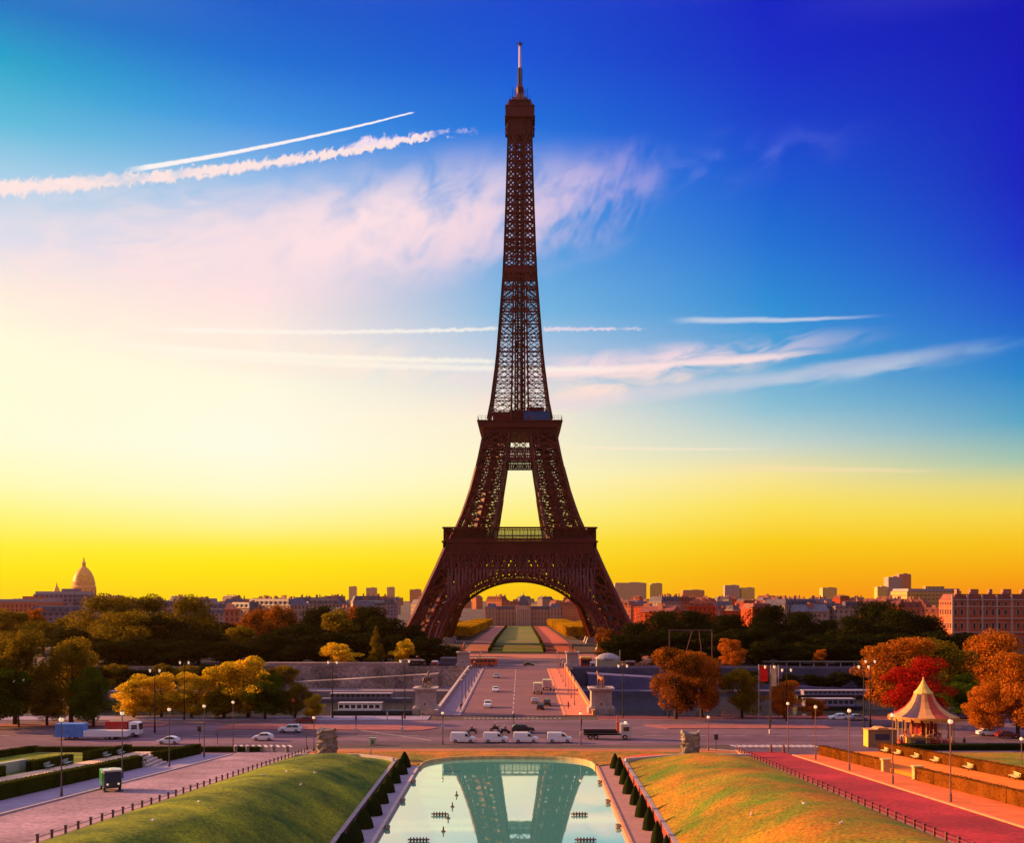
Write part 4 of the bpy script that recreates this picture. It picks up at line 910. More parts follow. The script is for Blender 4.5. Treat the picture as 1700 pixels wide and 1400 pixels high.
for px, D, h, lb in ((552, 242, 12.8, 'tall double headed lamp before the white river boat'), (672, 240, 13.2, 'tall double headed lamp left of the near left pedestal'), (257, 216, 12.8, 'tall double headed lamp nearest the golden trees at the left'), (306, 238, 13, 'tall double headed lamp just right of its neighbour in the golden trees'),
                     (1034, 242, 12, 'tall double headed lamp beside the right pedestal'), (1434, 212, 13.8, 'tall double headed lamp left of the carousel booth'), (1445, 226, 14, 'tall double headed lamp close behind the one by the booth'), (1278, 224, 13, 'tall double headed lamp below the cream banner'), (1306, 236, 11.5, 'tall double headed lamp right of the cream banner'), (31, 226, 10, 'tall double headed lamp under the dark trees at far left'), (1110, 243, 9, 'tall lamp at the foot of the orange tree')):
    dlamp(px, D, h, lb)
# central lamp row along the bridge
for i, (x, c) in enumerate([(-14.6, 'left'), (13.2, 'right')]):
    for k in range(8):
        D = 268+k*18
        t = thing('bridge_lamp', 'slim lamp post on the %s footway of the bridge' % c, 'street lamp', (x, D, .26), 0, 'lamps on the %s footway of the bridge' % c)
        lamp_mesh(6.5, t, iron2 if i == 0 else pole_r, mat('milk_glass', (.50, .40, .30), .3, .05, 1))
# ------------------------------------------------------------------ posts, fences
fm = mat('fence_post', (.12, .075, .07), .7, .2, 2); fmr = mat('red_fence_post', (.20, .06, .05), .7, .2, 2)
def fence(name, xf, ya, yb, step, h, m, label, terr=True):
    t = thing(name, label, 'fence', (0, 0, 0)); n = int((yb-ya)/step); top = []
    for i in range(n+1):
        Y = ya+i*step+rnd.uniform(-.12, .12); z = (rise(Y) if terr else 0)+.12; p = MB(); p.box((xf(Y), Y, z+h/2), (.16, .16, h)); p.box((xf(Y), Y, z+h+.05), (.22, .22, .1)); p.build('post', m, t); top.append((xf(Y), Y, z+h*.78))
    r_ = MB()
    for a, b_ in zip(top, top[1:]): r_.bar(a, b_, .045); r_.bar((a[0], a[1], a[2]-.4), (b_[0], b_[1], b_[2]-.4), .03)
    r_.build('rail', m, t); return t
fence('post_fence', cst(-37.5), 84, 192, 2.6, .7, fm, 'low fence of short dark posts between the left side road and the shaded lawn')
fence('post_fence', lambda Y: FR(Y)+.4, 80, 192, 2.6, .7, fmr, 'low fence of short reddish posts between the right side road and the sunlit lawn')
def railing(x0, x1, Y, z, h, m, label, posts=2.5):
    t = thing('quay_railing', label, 'railing', ((x0+x1)/2, Y, z)); w = x1-x0; n = min(95, int(w/posts))
    r_ = MB()
    for zz in (h, h*.55, .12): r_.box((0, 0, zz), (w, .06, .07))
    k = int(w/.45)
    for i in range(k): r_.box((-w/2+i*.45, 0, h/2), (.035, .035, h))
    r_.build('bars', m, t)
    for i in range(n+1):
        p = MB(); p.box((-w/2+w*i/n, 0, h*.55), (.12, .12, h*1.1)); p.build('post', m, t)
railing(-150, -23, 245.6, .12, 1.15, mat('green_iron', (.025, .06, .055), .6, .2, 2), 'dark green iron railing along the near quay left of the bridge')
railing(20, 140, 245.6, .12, 1.15, mat('blue_iron', (.03, .035, .07), .6, .2, 2), 'dark blue iron railing along the near quay right of the bridge')
# chain bollards across the side roads
for i, px in enumerate((391, 411, 454, 477)):
    x, y = G(px, 1250); m = MB(); m.tube((0, 0, 0), (0, 0, .95), .36, .3, 10); m.lathe([(.38, .95), (.3, 1.08), (.02, 1.15)], (0, 0, 0), 10)
    tag(m.build('bollard', stone_w, loc=(x, y, .02)), 'stout grey bollard closing the left side road, %s from the lamp' % ['first', 'second', 'third', 'fourth'][i], 'bollard', 'bollards closing the left side road')
for i, px in enumerate((1280, 1301)):
    x, y = G(px, 1251); m = MB(); m.tube((0, 0, 0), (0, 0, 1.1), .22, .18, 10); m.ball((0, 0, 1.2), .2)
    tag(m.build('bollard', fmr, loc=(x, y, .02)), 'dark red bollard at the top of the right side road, %s the corner lamp' % ['further from', 'nearer to'][i], 'bollard', 'bollards closing the right side road')
# ------------------------------------------------------------------ topiary, hedges, benches
def topiary(x, y, w, h, label, group, seed):
    t = thing('topiary_cone', label, 'topiary', (x, y, 0), seed, group)
    MB().lathe([(w/2, .02), (w*.42, h*.35), (w*.28, h*.65), (w*.1, h*.93), (.02, h)], (0, 0, 0), 12).build('foliage', lf_yew, t, smoothed=True)
    L = [(0, 0, h*z, max(.06, w/2*(1-z)**.85), max(.06, w/2*(1-z)**.85), h*.05) for z in [i/14 for i in range(1, 14)]]
    o = bpy.data.objects.new('leaf_tips', leaf_mesh('tips', L, 1500, .07, seed+3, lf_yew)); C.objects.link(o); o.parent = t
    return t
tops = [173.5, 166.8, 159, 151.5, 143.5, 135.8, 128.3, 121, 113.5, 106]
for i, Y in enumerate(tops):
    o = ['farthest', 'second farthest', 'third farthest', 'fourth farthest', 'fifth farthest', 'sixth farthest', 'seventh farthest', 'eighth farthest', 'ninth farthest', 'nearest'][i]
    topiary(-18.6+rnd.uniform(-.1, .1), Y, 2.3*rnd.uniform(.9, 1.08), 2.7*rnd.uniform(.88, 1.06), 'dark clipped cone on the left walkway, %s of its row' % o, 'clipped cones along the left walkway', i)
    topiary(15.0+rnd.uniform(-.1, .1), Y-1, 1.7*rnd.uniform(.9, 1.1), 2.7*rnd.uniform(.88, 1.06), 'dark slim clipped cone on the right walkway, %s of its row' % o, 'clipped cones along the right walkway', i+20)
def hedge(name, pts, w, h, m, label, terr=True, dz=0, group=None):
    """leafy box hedge along a line of (x, y)"""
    t = thing(name, label, 'hedge', (0, 0, 0), 0, group); (x0, y0), (x1, y1) = pts; Ln = math.hypot(x1-x0, y1-y0); n = max(2, int(Ln/6))
    cb = MB(); P = []
    for i in range(n+1):
        f = i/n; x, y = x0+(x1-x0)*f, y0+(y1-y0)*f; P.append((x, y, (rise(y) if terr else 0)+dz))
    dx, dy = (x1-x0)/Ln, (y1-y0)/Ln; px_, py_ = -dy*w/2*.9, dx*w/2*.9; hh = h*.95
    for i, (x, y, z) in enumerate(P): cb.v += [(x-px_, y-py_, z), (x+px_, y+py_, z), (x+px_, y+py_, z+hh), (x-px_, y-py_, z+hh)]
    for i in range(n):
        a = 4*i
        for k in range(4): cb.f.append((a+k, a+(k+1) % 4, a+4+(k+1) % 4, a+4+k)); cb.m.append(0)
    cb.f += [(3, 2, 1, 0), (4*n, 4*n+1, 4*n+2, 4*n+3)]; cb.m += [0, 0]; cb.build('inner_foliage', m, t)
    me = leaf_mesh('leaves', [], int(min(30000, Ln*90)), .085, int(Ln), m, box=(Ln, w, h)); co_ = np.empty(len(me.vertices)*3); me.vertices.foreach_get('co', co_); co_ = co_.reshape(-1, 3)
    f = co_[:, 0]/Ln+.5; X = x0+(x1-x0)*f - dy*co_[:, 1]; Y = y0+(y1-y0)*f + dx*co_[:, 1]
    zz = np.interp(Y, [20, 188, 400], [rise(20), 0, 0]) if terr else 0
    out = np.stack([X, Y, co_[:, 2]+zz+dz], 1); me.vertices.foreach_set('co', out.reshape(-1)); me.update()
    o = bpy.data.objects.new('leaves', me); C.objects.link(o); o.parent = t; return t
hedge('clipped_hedge', [(-55.6, 60), (-55.6, 157)], 1.6, 1.9, lf_hedge, 'long clipped green hedge along the left pavement, nearer than the steps')
hedge('clipped_hedge', [(-55.6, 165), (-55.6, 186)], 1.6, 1.9, lf_hedge, 'short clipped green hedge on the left pavement beyond the steps')
for i, (a, b_) in enumerate(((60, 121), (124, 139), (147, 160), (166, 184))):
    hedge('flower_hedge', [(-66.6, a), (-66.6, b_)], 1.2, 1.5, lf_hedge, 'dark hedge piece behind the benches of the left garden, %s' % ['nearest', 'second', 'third', 'farthest'][i], dz=.4, group='hedge pieces behind the left benches')
hedge('clipped_hedge', [(-84, 90), (-84, 186)], 1.4, 1.2, lf_hedge, 'low far hedge behind the left garden strip of grass', dz=.3)
hedge('clipped_hedge', [(-86, 190.5), (-46, 190.5)], 1.2, .9, lf_hedge, 'low cross hedge in front of the blue and white trailer', terr=False)
hedge('rusty_hedge', [(50.6, 60), (50.6, 137)], 1.3, 1.7, lf_hedge_r, 'long rusty hedge along the right pavement, nearer than the gate posts')
hedge('rusty_hedge', [(51.0, 152), (51.0, 184)], 1.3, 1.7, lf_hedge_r, 'short rusty hedge on the right pavement beyond the gate posts')
hedge('rusty_hedge', [(62.3, 84), (62.3, 186)], 1.3, 1.6, lf_hedge_r, 'speckled orange hedge behind the benches of the right garden', dz=.4)
hedge('clipped_hedge', [(66, 193), (96, 193)], 2.4, 1.0, lf_yew, 'black low hedge round the foot of the carousel', terr=False)
stp = thing('garden_steps', 'pale steps climbing from the left pavement through the hedge gap', 'steps', (-55.6, 161, rise(161)))
for k in range(5): m = MB(); m.box((1.6-k*.7, 0, .12+k*.16), (.7, 6.5, .3+k*.3)); m.build('step', kerb, stp)
gp = mat('cream_post_paint', (.62, .42, .14), .8, .15, 1)
for i, Y in enumerate((138.5, 150.5)):
    m = MB(); m.box((0, 0, .85), (1.0, 1.0, 1.7)); m.box((0, 0, 1.8), (1.25, 1.25, .2)); tag(m.build('gate_post', gp, loc=(50.6, Y, rise(Y))), 'cream gate post at the %s side of the gap in the rusty hedge' % ['near', 'far'][i], 'gate post', 'gate posts of the right garden')
def bench(x, y, z, rz, m, label, group):
    t = thing('park_bench', label, 'bench', (x, y, z), rz, group)
    s_ = MB(); 
    for k in range(4): s_.box((0, -.2+k*.14, .45), (2.1, .11, .05))
    s_.build('seat', m, t); s_ = MB()
    for k in range(3): s_.box((0, .33+.04*k, .58+k*.15), (2.1, .04, .11))
    s_.build('backrest', m, t)
    for q in (-.85, .85):
        l_ = MB(); l_.box((q, -.15, .22), (.08, .08, .44)); l_.box((q, .3, .42), (.08, .07, .84)); l_.box((q, .08, .42), (.07, .5, .05)); l_.build('leg', iron2, t)
bw = mat('pale_green_paint', (.30, .42, .36), .6, .15, 1); by = mat('cream_paint', (.66, .55, .22), .6, .15, 1)
for i, Y in enumerate((112, 118, 124, 131, 150, 156, 171, 177)):
    bench(-65.2, Y, rise(Y)+.5, R(90), bw, 'pale green bench facing the left garden path, %s from the viewer' % ['first', 'second', 'third', 'fourth', 'fifth', 'sixth', 'seventh', 'eighth'][i], 'benches along the left garden path')
for i, Y in enumerate((122, 128, 134, 148, 160, 168, 176, 182)):
    bench(60.9, Y, rise(Y)+.5, R(-90), by, 'cream bench before the speckled hedge, %s from the viewer' % ['first', 'second', 'third', 'fourth', 'fifth', 'sixth', 'seventh', 'eighth'][i], 'benches along the right garden path')
# long pale planter wall behind the left benches
tag(MB().box((-68.4, 142, rise(142)*1+.9), (.6, 5, 1.0)).build('planter_wall', mat('pale_green_wall', (.34, .42, .34), .8, .15, .5)), 'short pale planter wall behind the left benches', 'planter wall')
pw = strip('planter_wall', cst(-69), cst(-68.0), 112, 150, MC['pale_green_wall'], 1.9, thick=1.5); del pw['kind']; tag(pw, 'long pale green planter wall running behind the left hedge pieces', 'planter wall')
# basin fittings
def nozzle(x, y, label, n=6):
    t = thing('fountain_nozzles', label, 'fountain nozzles', (x, y, -.32), 0, 'fountain nozzle clusters in the basin')
    m = MB(); m.box((0, 0, .16), (n*.36+.3, .16, .08)); m.box((0, .4, .16), (n*.36+.3, .16, .08)); m.build('pipe', bronze, t)
    for k in range(n):
        q = MB(); q.tube((-n*.18+.18+k*.36, .2, -.1), (-n*.18+.18+k*.36, .2, .42), .12, .07, 8); q.build('nozzle', bronze, t)
for x, y, n, lb in ((-10.3, 137, 5, 'low bronze nozzle cluster left in the basin, behind the nearer one'), (-11.6, 122.6, 6, 'bronze nozzle cluster low at the left foreground of the water'), (7.4, 137, 5, 'bronze nozzle cluster right in the basin by the tower reflection'), (7.3, 122.6, 6, 'bronze nozzle cluster low at the right foreground of the water')):
    nozzle(x, y, lb, n)
for i, (px, py) in enumerate(((758, 1321), (751, 1340), (744, 1359), (736, 1381))):
    x, y = G(px, py, -.3); tag(MB().lathe([(.28, 0), (.28, .3), (.1, .45), (.08, .8), (.02, .9)], (0, 0, 0), 8).build('water_jet', bronze, loc=(x, y, -.6)), 'small single bronze jet left of the tower reflection, %s of four' % ['farthest', 'second', 'third', 'nearest'][i], 'water jet', 'single jets in the basin')
for i, (px, py) in enumerate(((688, 1297), (668, 1328), (641, 1373), (994, 1298), (1008, 1330), (1026, 1371))):
    x, y = G(px, py); s_ = -1 if i < 3 else 1; x = BX0+.4 if i < 3 else BX1-.4
    m = MB(); m.lathe([(.3, -.3), (.34, .1), (.26, .14), (.26, .06), (.05, .06)], (0, 0, 0), 12); m.box((.2*s_, 0, -.1), (.4, .3, .2))
    tag(m.build('basin_spout', stone_w, loc=(x, y, .0)), 'round bronze spout on the %s basin edge, %s of three' % ('left' if i < 3 else 'right', ['farthest', 'middle', 'nearest'][i % 3]), 'spout', 'round spouts on the basin edges')
# rough stone sculptures
def sculpt(px, py, w, h, label, seed):
    x, y = G(px, py, .1); r_ = np.random.RandomState(seed); m = MB(); n = 20; k = 14
    for j in range(k+1):
        for i in range(n):
            a = 2*math.pi*i/n; c_, s_ = math.cos(a), math.sin(a); q = (abs(c_)**5+abs(s_)**5)**(-1/5)
            rr = w/2*q*(1+.07*r_.randn()+(.10 if 4 < j < 9 and i % 5 == 0 else 0)-(.22 if j == 9 and 8 < i < 14 else 0)); z = h*j/k*(1+.02*r_.randn())+(.35*math.sin(a*2+seed) if j == k else 0)
            m.v.append((rr*c_, rr*s_*.75, z))
    for j in range(k):
        for i in range(n): m.f.append((j*n+i, j*n+(i+1) % n, (j+1)*n+(i+1) % n, (j+1)*n+i)); m.m.append(0)
    m.f.append(tuple(range(k*n, k*n+n))); m.m.append(0)
    t = thing('stone_sculpture', label, 'sculpture', (x, y, .1), 0, None); m.build('carved_block', stone_w, t)
    b_ = MB(); b_.box((0, 0, .1), (w*1.35, w*1.1, .3)); b_.build('base', kerb, t)
sculpt(543, 1258, 3.1, 4.6, 'rough grey carved stone block standing on the left lawn head', 3)
sculpt(1146, 1261, 2.9, 4.5, 'rough carved stone block lit orange on the right lawn head', 8)
# birds, scraps on the lawns
for i, (px, py, L) in enumerate(((476, 1284, 0), (523, 1286, 0), (499, 1306, 0), (330, 1335, 0), (255, 1366, 0), (1335, 1338, 1), (1396, 1371, 1), (1700, 1312, 1), (1247, 1356, 1), (436, 1290, 0))):
    D = 150.0
    for _ in range(12):
        x = XD(px, D); z = (lzl(x, D) if x < 0 else lzr(x, D)); D = F*(H-z)/(py-HY)
    if not (20.8 < abs(x) < 36.8 and 30 < D < 176): continue
    t = thing('white_bird', 'small white bird on the %s lawn, %s' % (['shaded left', 'sunlit right'][L], ['left of the lawn crease', 'below the stone block', 'right of the crease', 'near the post fence', 'lowest at the left', 'highest of the right ones', 'near the frame bottom', 'at the right edge', 'amid the shadows', 'nearest the lit strip'][i]), 'bird', (x, D, z), rnd.uniform(0, 6)); t.scale = (.62, .62, .62)
    m = MB(); m.ball((0, 0, .3), .17, 1.9, 1, 1, 8); m.tube((.22, 0, .33), (.36, 0, .55), .06, .05, 6); m.ball((.38, 0, .58), .07, n=6); m.tube((0, .05, .18), (0, .05, 0), .015, n=4); m.tube((0, -.05, .18), (0, -.05, 0), .015, n=4); m.tube((-.28, 0, .32), (-.52, 0, .3), .08, .02, 5)
    m.build('body', mat('white_feathers', (.75, .72, .66), .8, .1, 3), t, smoothed=True); MB().tube((.44, 0, .57), (.53, 0, .55), .02, .005, 5).build('beak', gp, t)
# ------------------------------------------------------------------ vehicles
def wheel(t, x, y, r, w=.22):
    o = MB(); o.tube((0, -w/2, 0), (0, w/2, 0), r, n=14); o = o.build('wheel', rubber, t, loc=(x, y, r))
    s_ = 1 if y > 0 else -1; MB().tube((0, s_*w*.3, 0), (0, s_*(w/2+.015), 0), r*.6, r*.55, 10).build('rim', chrome, o)
def lights(t, xf, xr, hy, z):
    for s_ in (-1, 1):
        m = MB(); m.box((xf, s_*hy, z), (.08, .3, .16)); m.build('headlight', lensw, t)
        m = MB(); m.box((xr, s_*hy, z+.05), (.08, .22, .24)); m.build('tail_light', red_glow, t)
def car(x, y, z, rz, col, label, kind='hatch', cat='car', group=None, name='parked_car'):
    t = thing(name, label, cat, (x, y, z), rz, group)
    if kind == 'van': W, prof = .88, [(-2.3, .32), (2.25, .32), (2.32, .7), (2.15, .98), (1.35, 1.18), (.75, 1.78), (.35, 1.9), (-2.2, 1.92), (-2.3, 1.6)]; ws = (-1.4, 1.42); r_ = .33; gs = [[(.62, 1.2), (1.25, 1.16), (.74, 1.66), (.40, 1.72), (.34, 1.2)]]; wsn = [(1.40, 1.17), (.79, 1.76)]
    elif kind == 'suv': W, prof = .9, [(-2.25, .4), (2.25, .4), (2.3, .8), (2.1, 1.02), (1.0, 1.12), (.4, 1.62), (-1.6, 1.68), (-2.1, 1.2), (-2.3, .9)]; ws = (-1.35, 1.4); r_ = .38; gs = [[(.72, 1.14), (.30, 1.55), (-.5, 1.59), (-.5, 1.14)], [(-.6, 1.14), (-.6, 1.59), (-1.5, 1.6), (-1.85, 1.16)]]; wsn = [(1.03, 1.13), (.45, 1.6)]
    elif kind == 'round': W, prof = .82, [(-1.95, .3), (1.95, .3), (2.0, .6), (1.6, .88), (.95, .98), (.4, 1.4), (-.5, 1.5), (-1.2, 1.32), (-1.75, .95), (-2.0, .62)]; ws = (-1.2, 1.22); r_ = .31; gs = [[(.7, 1.0), (.33, 1.32), (-.25, 1.4), (-.25, 1.0)], [(-.33, 1.0), (-.33, 1.4), (-.9, 1.33), (-1.35, 1.02)]]; wsn = [(.98, .99), (.45, 1.37)]
    else: W, prof = .86, [(-2.1, .3), (2.1, .3), (2.15, .65), (1.9, .85), (.95, .95), (.35, 1.4), (-1.1, 1.45), (-1.7, 1.0), (-2.15, .9)]; ws = (-1.3, 1.32); r_ = .32; gs = [[(.72, .98), (.28, 1.32), (-.4, 1.36), (-.4, .98)], [(-.5, .98), (-.5, 1.36), (-1.05, 1.37), (-1.5, 1.0)]]; wsn = [(.98, .96), (.42, 1.37)]
    zb = prof[2][1]; zt = max(p[1] for p in prof); f = lambda x_, z_: 1.0 if z_ < zb+.25 else 1-.16*(z_-zb-.25)/(zt-zb)
    MB().prism(prof, -W, W, inset=f).build('body', col, t, bevel=.07)
    for s_ in (-1, 1):
        for g_ in gs:
            m = MB(); yy = [s_*(W*f(0, q[1])+.012) for q in g_]; m.add([(q[0], y2, q[1]) for q, y2 in zip(g_, yy)], [tuple(range(len(g_)))]); m.build('side_window', glassd, t)
    (xa, za), (xb, zb_) = wsn; m = MB(); wa, wb = W*f(0, za)*.88, W*f(0, zb_)*.84; m.add([(xa+.03, -wa, za+.03), (xa+.03, wa, za+.03), (xb+.03, wb, zb_), (xb+.03, -wb, zb_)], [(0, 1, 2, 3)]); m.build('windscreen', glassd, t)
    if kind == 'van': m = MB(); m.box((-2.31, 0, 1.45), (.03, 1.2, .45)); m.build('rear_window', glassd, t)
    else:
        p0, p1 = prof[-3], prof[-2]; m = MB(); m.add([(p0[0]-.05, -.62, p0[1]-.1), (p0[0]-.05, .62, p0[1]-.1), (p1[0]+.03, .68, p1[1]+.14), (p1[0]+.03, -.68, p1[1]+.14)], [(0, 1, 2, 3)]); m.build('rear_window', glassd, t)
    for wx in ws:
        for s_ in (-1, 1): wheel(t, wx, s_*(W-.1), r_)
    m = MB(); m.box((prof[1][0]+.03, 0, .42), (.12, W*1.9, .2)); m.build('bumper', iron2 if kind == 'van' else col, t)
    lights(t, prof[2][0]-.04, prof[-1][0]+.0, W*.72, prof[2][1]); return t
pw_ = paint('white_paint', (.86, .88, .92)); pk = paint('black_paint', (.015, .015, .02)); pr_ = paint('dark_red_paint', (.16, .02, .02)); pgy = paint('grey_paint', (.16, .15, .16)); pg_ = paint('silver_paint', (.42, .40, .42))
for px, lb in ((769, 'white delivery van, leftmost of the four parked behind the basin'), (823, 'white delivery van parked second from the left, behind the basin'), (873, 'white delivery van parked second from the right, before the black car'), (929, 'white delivery van, rightmost of the four and apart from them')):
    x, y = G(px, 1233.5); car(x, y, .02, rnd.uniform(-.03, .03), pw_, lb, 'van', 'van', 'white vans parked behind the basin', 'delivery_van')
def gc(px, py, rz, col, lb, kind='hatch', z=.02, name='car', D=None):
    x, y = (XD(px, D), D) if D else G(px, py, z); return car(x, y, z, R(rz), col, lb, kind, 'car', None, name)
gc(482, 1217, 178, pw_, 'white estate car driving left on the avenue near the golden trees', 'suv')
gc(437, 1230, 183, pw_, 'small rounded white car nearest the left side road entrance', 'round')
gc(281, 1236, 180, pw_, 'small white car mostly behind a globe lamp at the left garden', 'round')
gc(868, 1217, 4, pk, 'black car behind the third white van', 'suv')
gc(507, 1201, 176, pr_, 'dark red car in shade behind the white estate car', 'hatch')
gc(823, 1149, -90, pw_, 'small white car halfway along the bridge in the left lane', 'hatch', .16)
gc(810, 1175, -90, pw_, 'white car on the bridge nearest the crossing, rear towards the left kerb', 'suv', .16)
gc(824, 1126, -90, pg_, 'silver car far along the bridge in the left lane', 'hatch', .16)
gc(888, 1168, 90, pg_, 'silver car in front of the lorry on the bridge', 'hatch', .16)
gc(897, 1178, 90, pk, 'dark car nearest the crossing in the right bridge lane', 'hatch', .16)
gc(908, 1172, 90, pk, 'dark car beside the sunlit orange footway of the bridge', 'suv', .16)
gc(878, 1106, 0, pk, 'black car crossing at the far end of the bridge', 'hatch', .02)
gc(1392, 1196, 182, pw_, 'white car parked left of the carousel booth by the quay', 'hatch')
gc(1425, 1197, 2, pg_, 'silver car parked behind the tall double lamps at the right', 'hatch')
gc(1640, 1222, 0, pw_, 'white car parked under the trees right of the carousel', 'hatch')
gc(1672, 1226, 0, pr_, 'dark red car parked beside the white car at the right edge', 'hatch')
def lorry(px, py, rz, label, cabc, z=.02, L=8.5, kind='flat', box_=None, name='lorry', D=None):
    x, y = (XD(px, D), D) if D else G(px, py, z); t = thing(name, label, 'lorry', (x, y, z), R(rz)); h = L/2
    m = MB(); m.box((-.2, 0, .85), (L-.4, .9, .25)); m.build('chassis', iron2, t)
    m = MB(); m.prism([(h-2.0, .55), (h, .55), (h+.05, 1.3), (h-.15, 2.75), (h-.6, 2.95), (h-2.0, 2.95)], -1.2, 1.2); m.build('cab', cabc, t, bevel=.08)
    m = MB(); m.add([(h+.07, -1.0, 1.45), (h+.07, 1.0, 1.45), (h-.10, 1.0, 2.6), (h-.10, -1.0, 2.6)], [(0, 1, 2, 3)]); m.build('windscreen', glassd, t)
    for s_ in (-1, 1): m = MB(); m.box((h-.95, s_*1.205, 2.0), (1.1, .03, .8)); m.build('side_window', glassd, t)
    if kind == 'flat':
        m = MB(); m.box((-1.3, 0, 1.32), (L-2.6, 2.4, .24)); m.box((-1.3, 1.17, 1.55), (L-2.6, .06, .3)); m.box((-1.3, -1.17, 1.55), (L-2.6, .06, .3)); m.build('bed', iron2, t)
        m = MB(); m.box((h-2.5, 0, 2.2), (.5, .8, 2.2)); m.tube((h-2.5, 0, 3.2), (h-2.6, 0, 4.4), .16, .12); m.tube((h-2.6, 0, 4.4), (h-1.2, .1, 4.2), .12, .1); m.build('crane', paint('orange_red_paint', (.55, .10, .04)), t)
        m = MB(); m.box((h-1.0, 0, 3.15), (.4, 1.8, .22)); m.build('beacon_bar', lamp_glow, t)
    else:
        m = MB(); m.box((-1.1, 0, 2.0), (L-2.3, 2.45, 2.2)); m.build('cargo_box', box_, t, bevel=.04)
    for wx in (h-1.2, -h+1.2, -h+2.3):
        for s_ in (-1, 1): wheel(t, wx, s_*1.05, .48, .3)
    lights(t, h+.06, -h-.05, .85, .85); return t
lorry(1008, 1227.5, 0, 'flatbed lorry with white cab and crane parked right of the vans', paint('cab_white', (.55, .52, .50)), L=9.0, name='flatbed_lorry')
lorry(893, 1152, 90, 'pale box lorry in the right lane of the bridge', pg_, .16, 7.0, 'box', paint('cream_box', (.62, .50, .42)))
lorry(908, 1146, 90, 'second pale lorry beside the box lorry on the bridge', pw_, .16, 6.5, 'box', paint('pink_box', (.55, .40, .38)))
lorry(206, 1224, 0, 'red box lorry with white nose parked behind the long white trailer', pw_, L=6.6, kind='box', box_=paint('bright_red_paint', (.42, .012, .02)))
tb = thing('market_trailer', 'long trailer with a blue covered end and low white side', 'trailer', (*G(150, 1228), .02))
m = MB(); m.box((-3.6, 0, 1.75), (5.2, 2.5, 2.5)); m.build('blue_cover', mat('blue_canvas', (.10, .28, .72), .6, .2, 1), tb); m = MB(); m.box((3.2, 0, 1.15), (8.2, 2.4, 1.1)); m.build('side_board', pw_, tb)
m = MB(); m.box((.2, 0, .62), (14, 1.0, .2)); m.build('chassis', iron2, tb)
for wx in (-4, -3, 3.6, 4.6):
    for s_ in (-1, 1): wheel(tb, wx, s_*1.0, .42, .25)
# green street sweeper
x, y, z = GR(184, 1313, .03); sw = thing('street_sweeper', 'small green street sweeper with pale roof on the left side road', 'street sweeper', (x, y, z), R(-62)); gp2 = paint('bright_green_paint', (.03, .30, .10))
m = MB(); m.prism([(-2.3, .55), (.3, .55), (.3, 2.2), (-2.0, 2.35), (-2.3, 2.0)], -1.0, 1.0); m.build('hopper', gp2, sw, bevel=.08)
m = MB(); m.prism([(.35, .5), (1.75, .5), (1.9, 1.2), (1.6, 2.3), (.35, 2.4)], -.95, .95); m.build('cab', paint('dark_cab_paint', (.02, .05, .04)), sw, bevel=.06)
m = MB(); m.box((.95, 0, 2.48), (1.6, 2.0, .2)); m.build('cab_roof', pg_, sw); m = MB(); m.add([(1.93, -.85, 1.25), (1.93, .85, 1.25), (1.64, .85, 2.2), (1.64, -.85, 2.2)], [(0, 1, 2, 3)]); m.build('windscreen', glassd, sw)
for s_ in (-1, 1):
    m = MB(); m.tube((1.8, s_*.8, .05), (1.8, s_*.8, .3), .5, .2, 12); m.build('brush', iron2, sw)
    m = MB(); m.ball((1.9, s_*.6, 1.0), .13, n=8); m.build('headlight', lamp_glow, sw)
    for wx in (-1.6, .9): wheel(sw, wx, s_*.85, .38)
m = MB(); m.box((.9, 0, 2.65), (.2, .5, .16)); m.build('beacon', lamp_glow, sw)
# orange bus and dark coach beyond the bridge
def bus(px, D, rz, label, col, L=10.5):
    t = thing('bus', label, 'bus', (XD(px, D), D, .05), R(rz)); m = MB(); m.box((0, 0, 1.8), (L, 2.5, 2.7)); m.build('body', col, t, bevel=.2)
    for s_ in (-1, 1):
        for k in range(6): m = MB(); m.box((-L/2+1.2+k*(L-2)/5.5, s_*1.26, 2.25), ((L-2)/6.3, .03, .95)); m.build('window', glassd, t)
        for wx in (-L*.3, L*.3): wheel(t, wx, s_*1.1, .5, .3)
    m = MB(); m.box((L/2+.01, 0, 2.2), (.04, 2.1, 1.3)); m.build('windscreen', glassd, t); m = MB(); m.box((0, 0, 3.25), (L*.8, 1.8, .25)); m.build('roof_unit', pg_, t); lights(t, L/2+.02, -L/2-.02, .9, .8)
bus(803, 416, 4, 'bright orange red bus crossing at the far left end of the bridge', paint('orange_bus_paint', (.72, .09, .01)))
bus(745, 420, 2, 'dark blue violet coach parked behind the far left pedestal', paint('violet_paint', (.07, .07, .16)), 7)
# motorcycles with riders
def moto(px, py, rz, label, D=None):
    x, y = G(px, py); t = thing('motorcycle', label, 'motorcycle', (x, y, .02), R(rz)); wheel(t, -.7, 0.0001, .32, .16); wheel(t, .75, 0.0001, .32, .14)
    m = MB(); m.prism([(-.5, .45), (.4, .4), (.55, .8), (.3, 1.0), (-.2, .85), (-.8, .95), (-.85, .8)], -.16, .16); m.build('frame', pk, t, bevel=.03)
    m = MB(); m.box((-.35, 0, .92), (.75, .3, .12)); m.build('seat', rubber, t); m = MB(); m.tube((.75, 0, .32), (.5, 0, 1.1), .05); m.tube((.5, -.35, 1.1), (.5, .35, 1.1), .03); m.build('fork', chrome, t)
    m = MB(); m.box((-.85, 0, 1.0), (.4, .45, .35)); m.build('top_box', pg_, t)
    m = MB(); m.add([(.72, -.2, .95), (.72, .2, .95), (.52, .18, 1.4), (.52, -.18, 1.4)], [(0, 1, 2, 3)]); m.build('windshield', lensw, t); return x, y
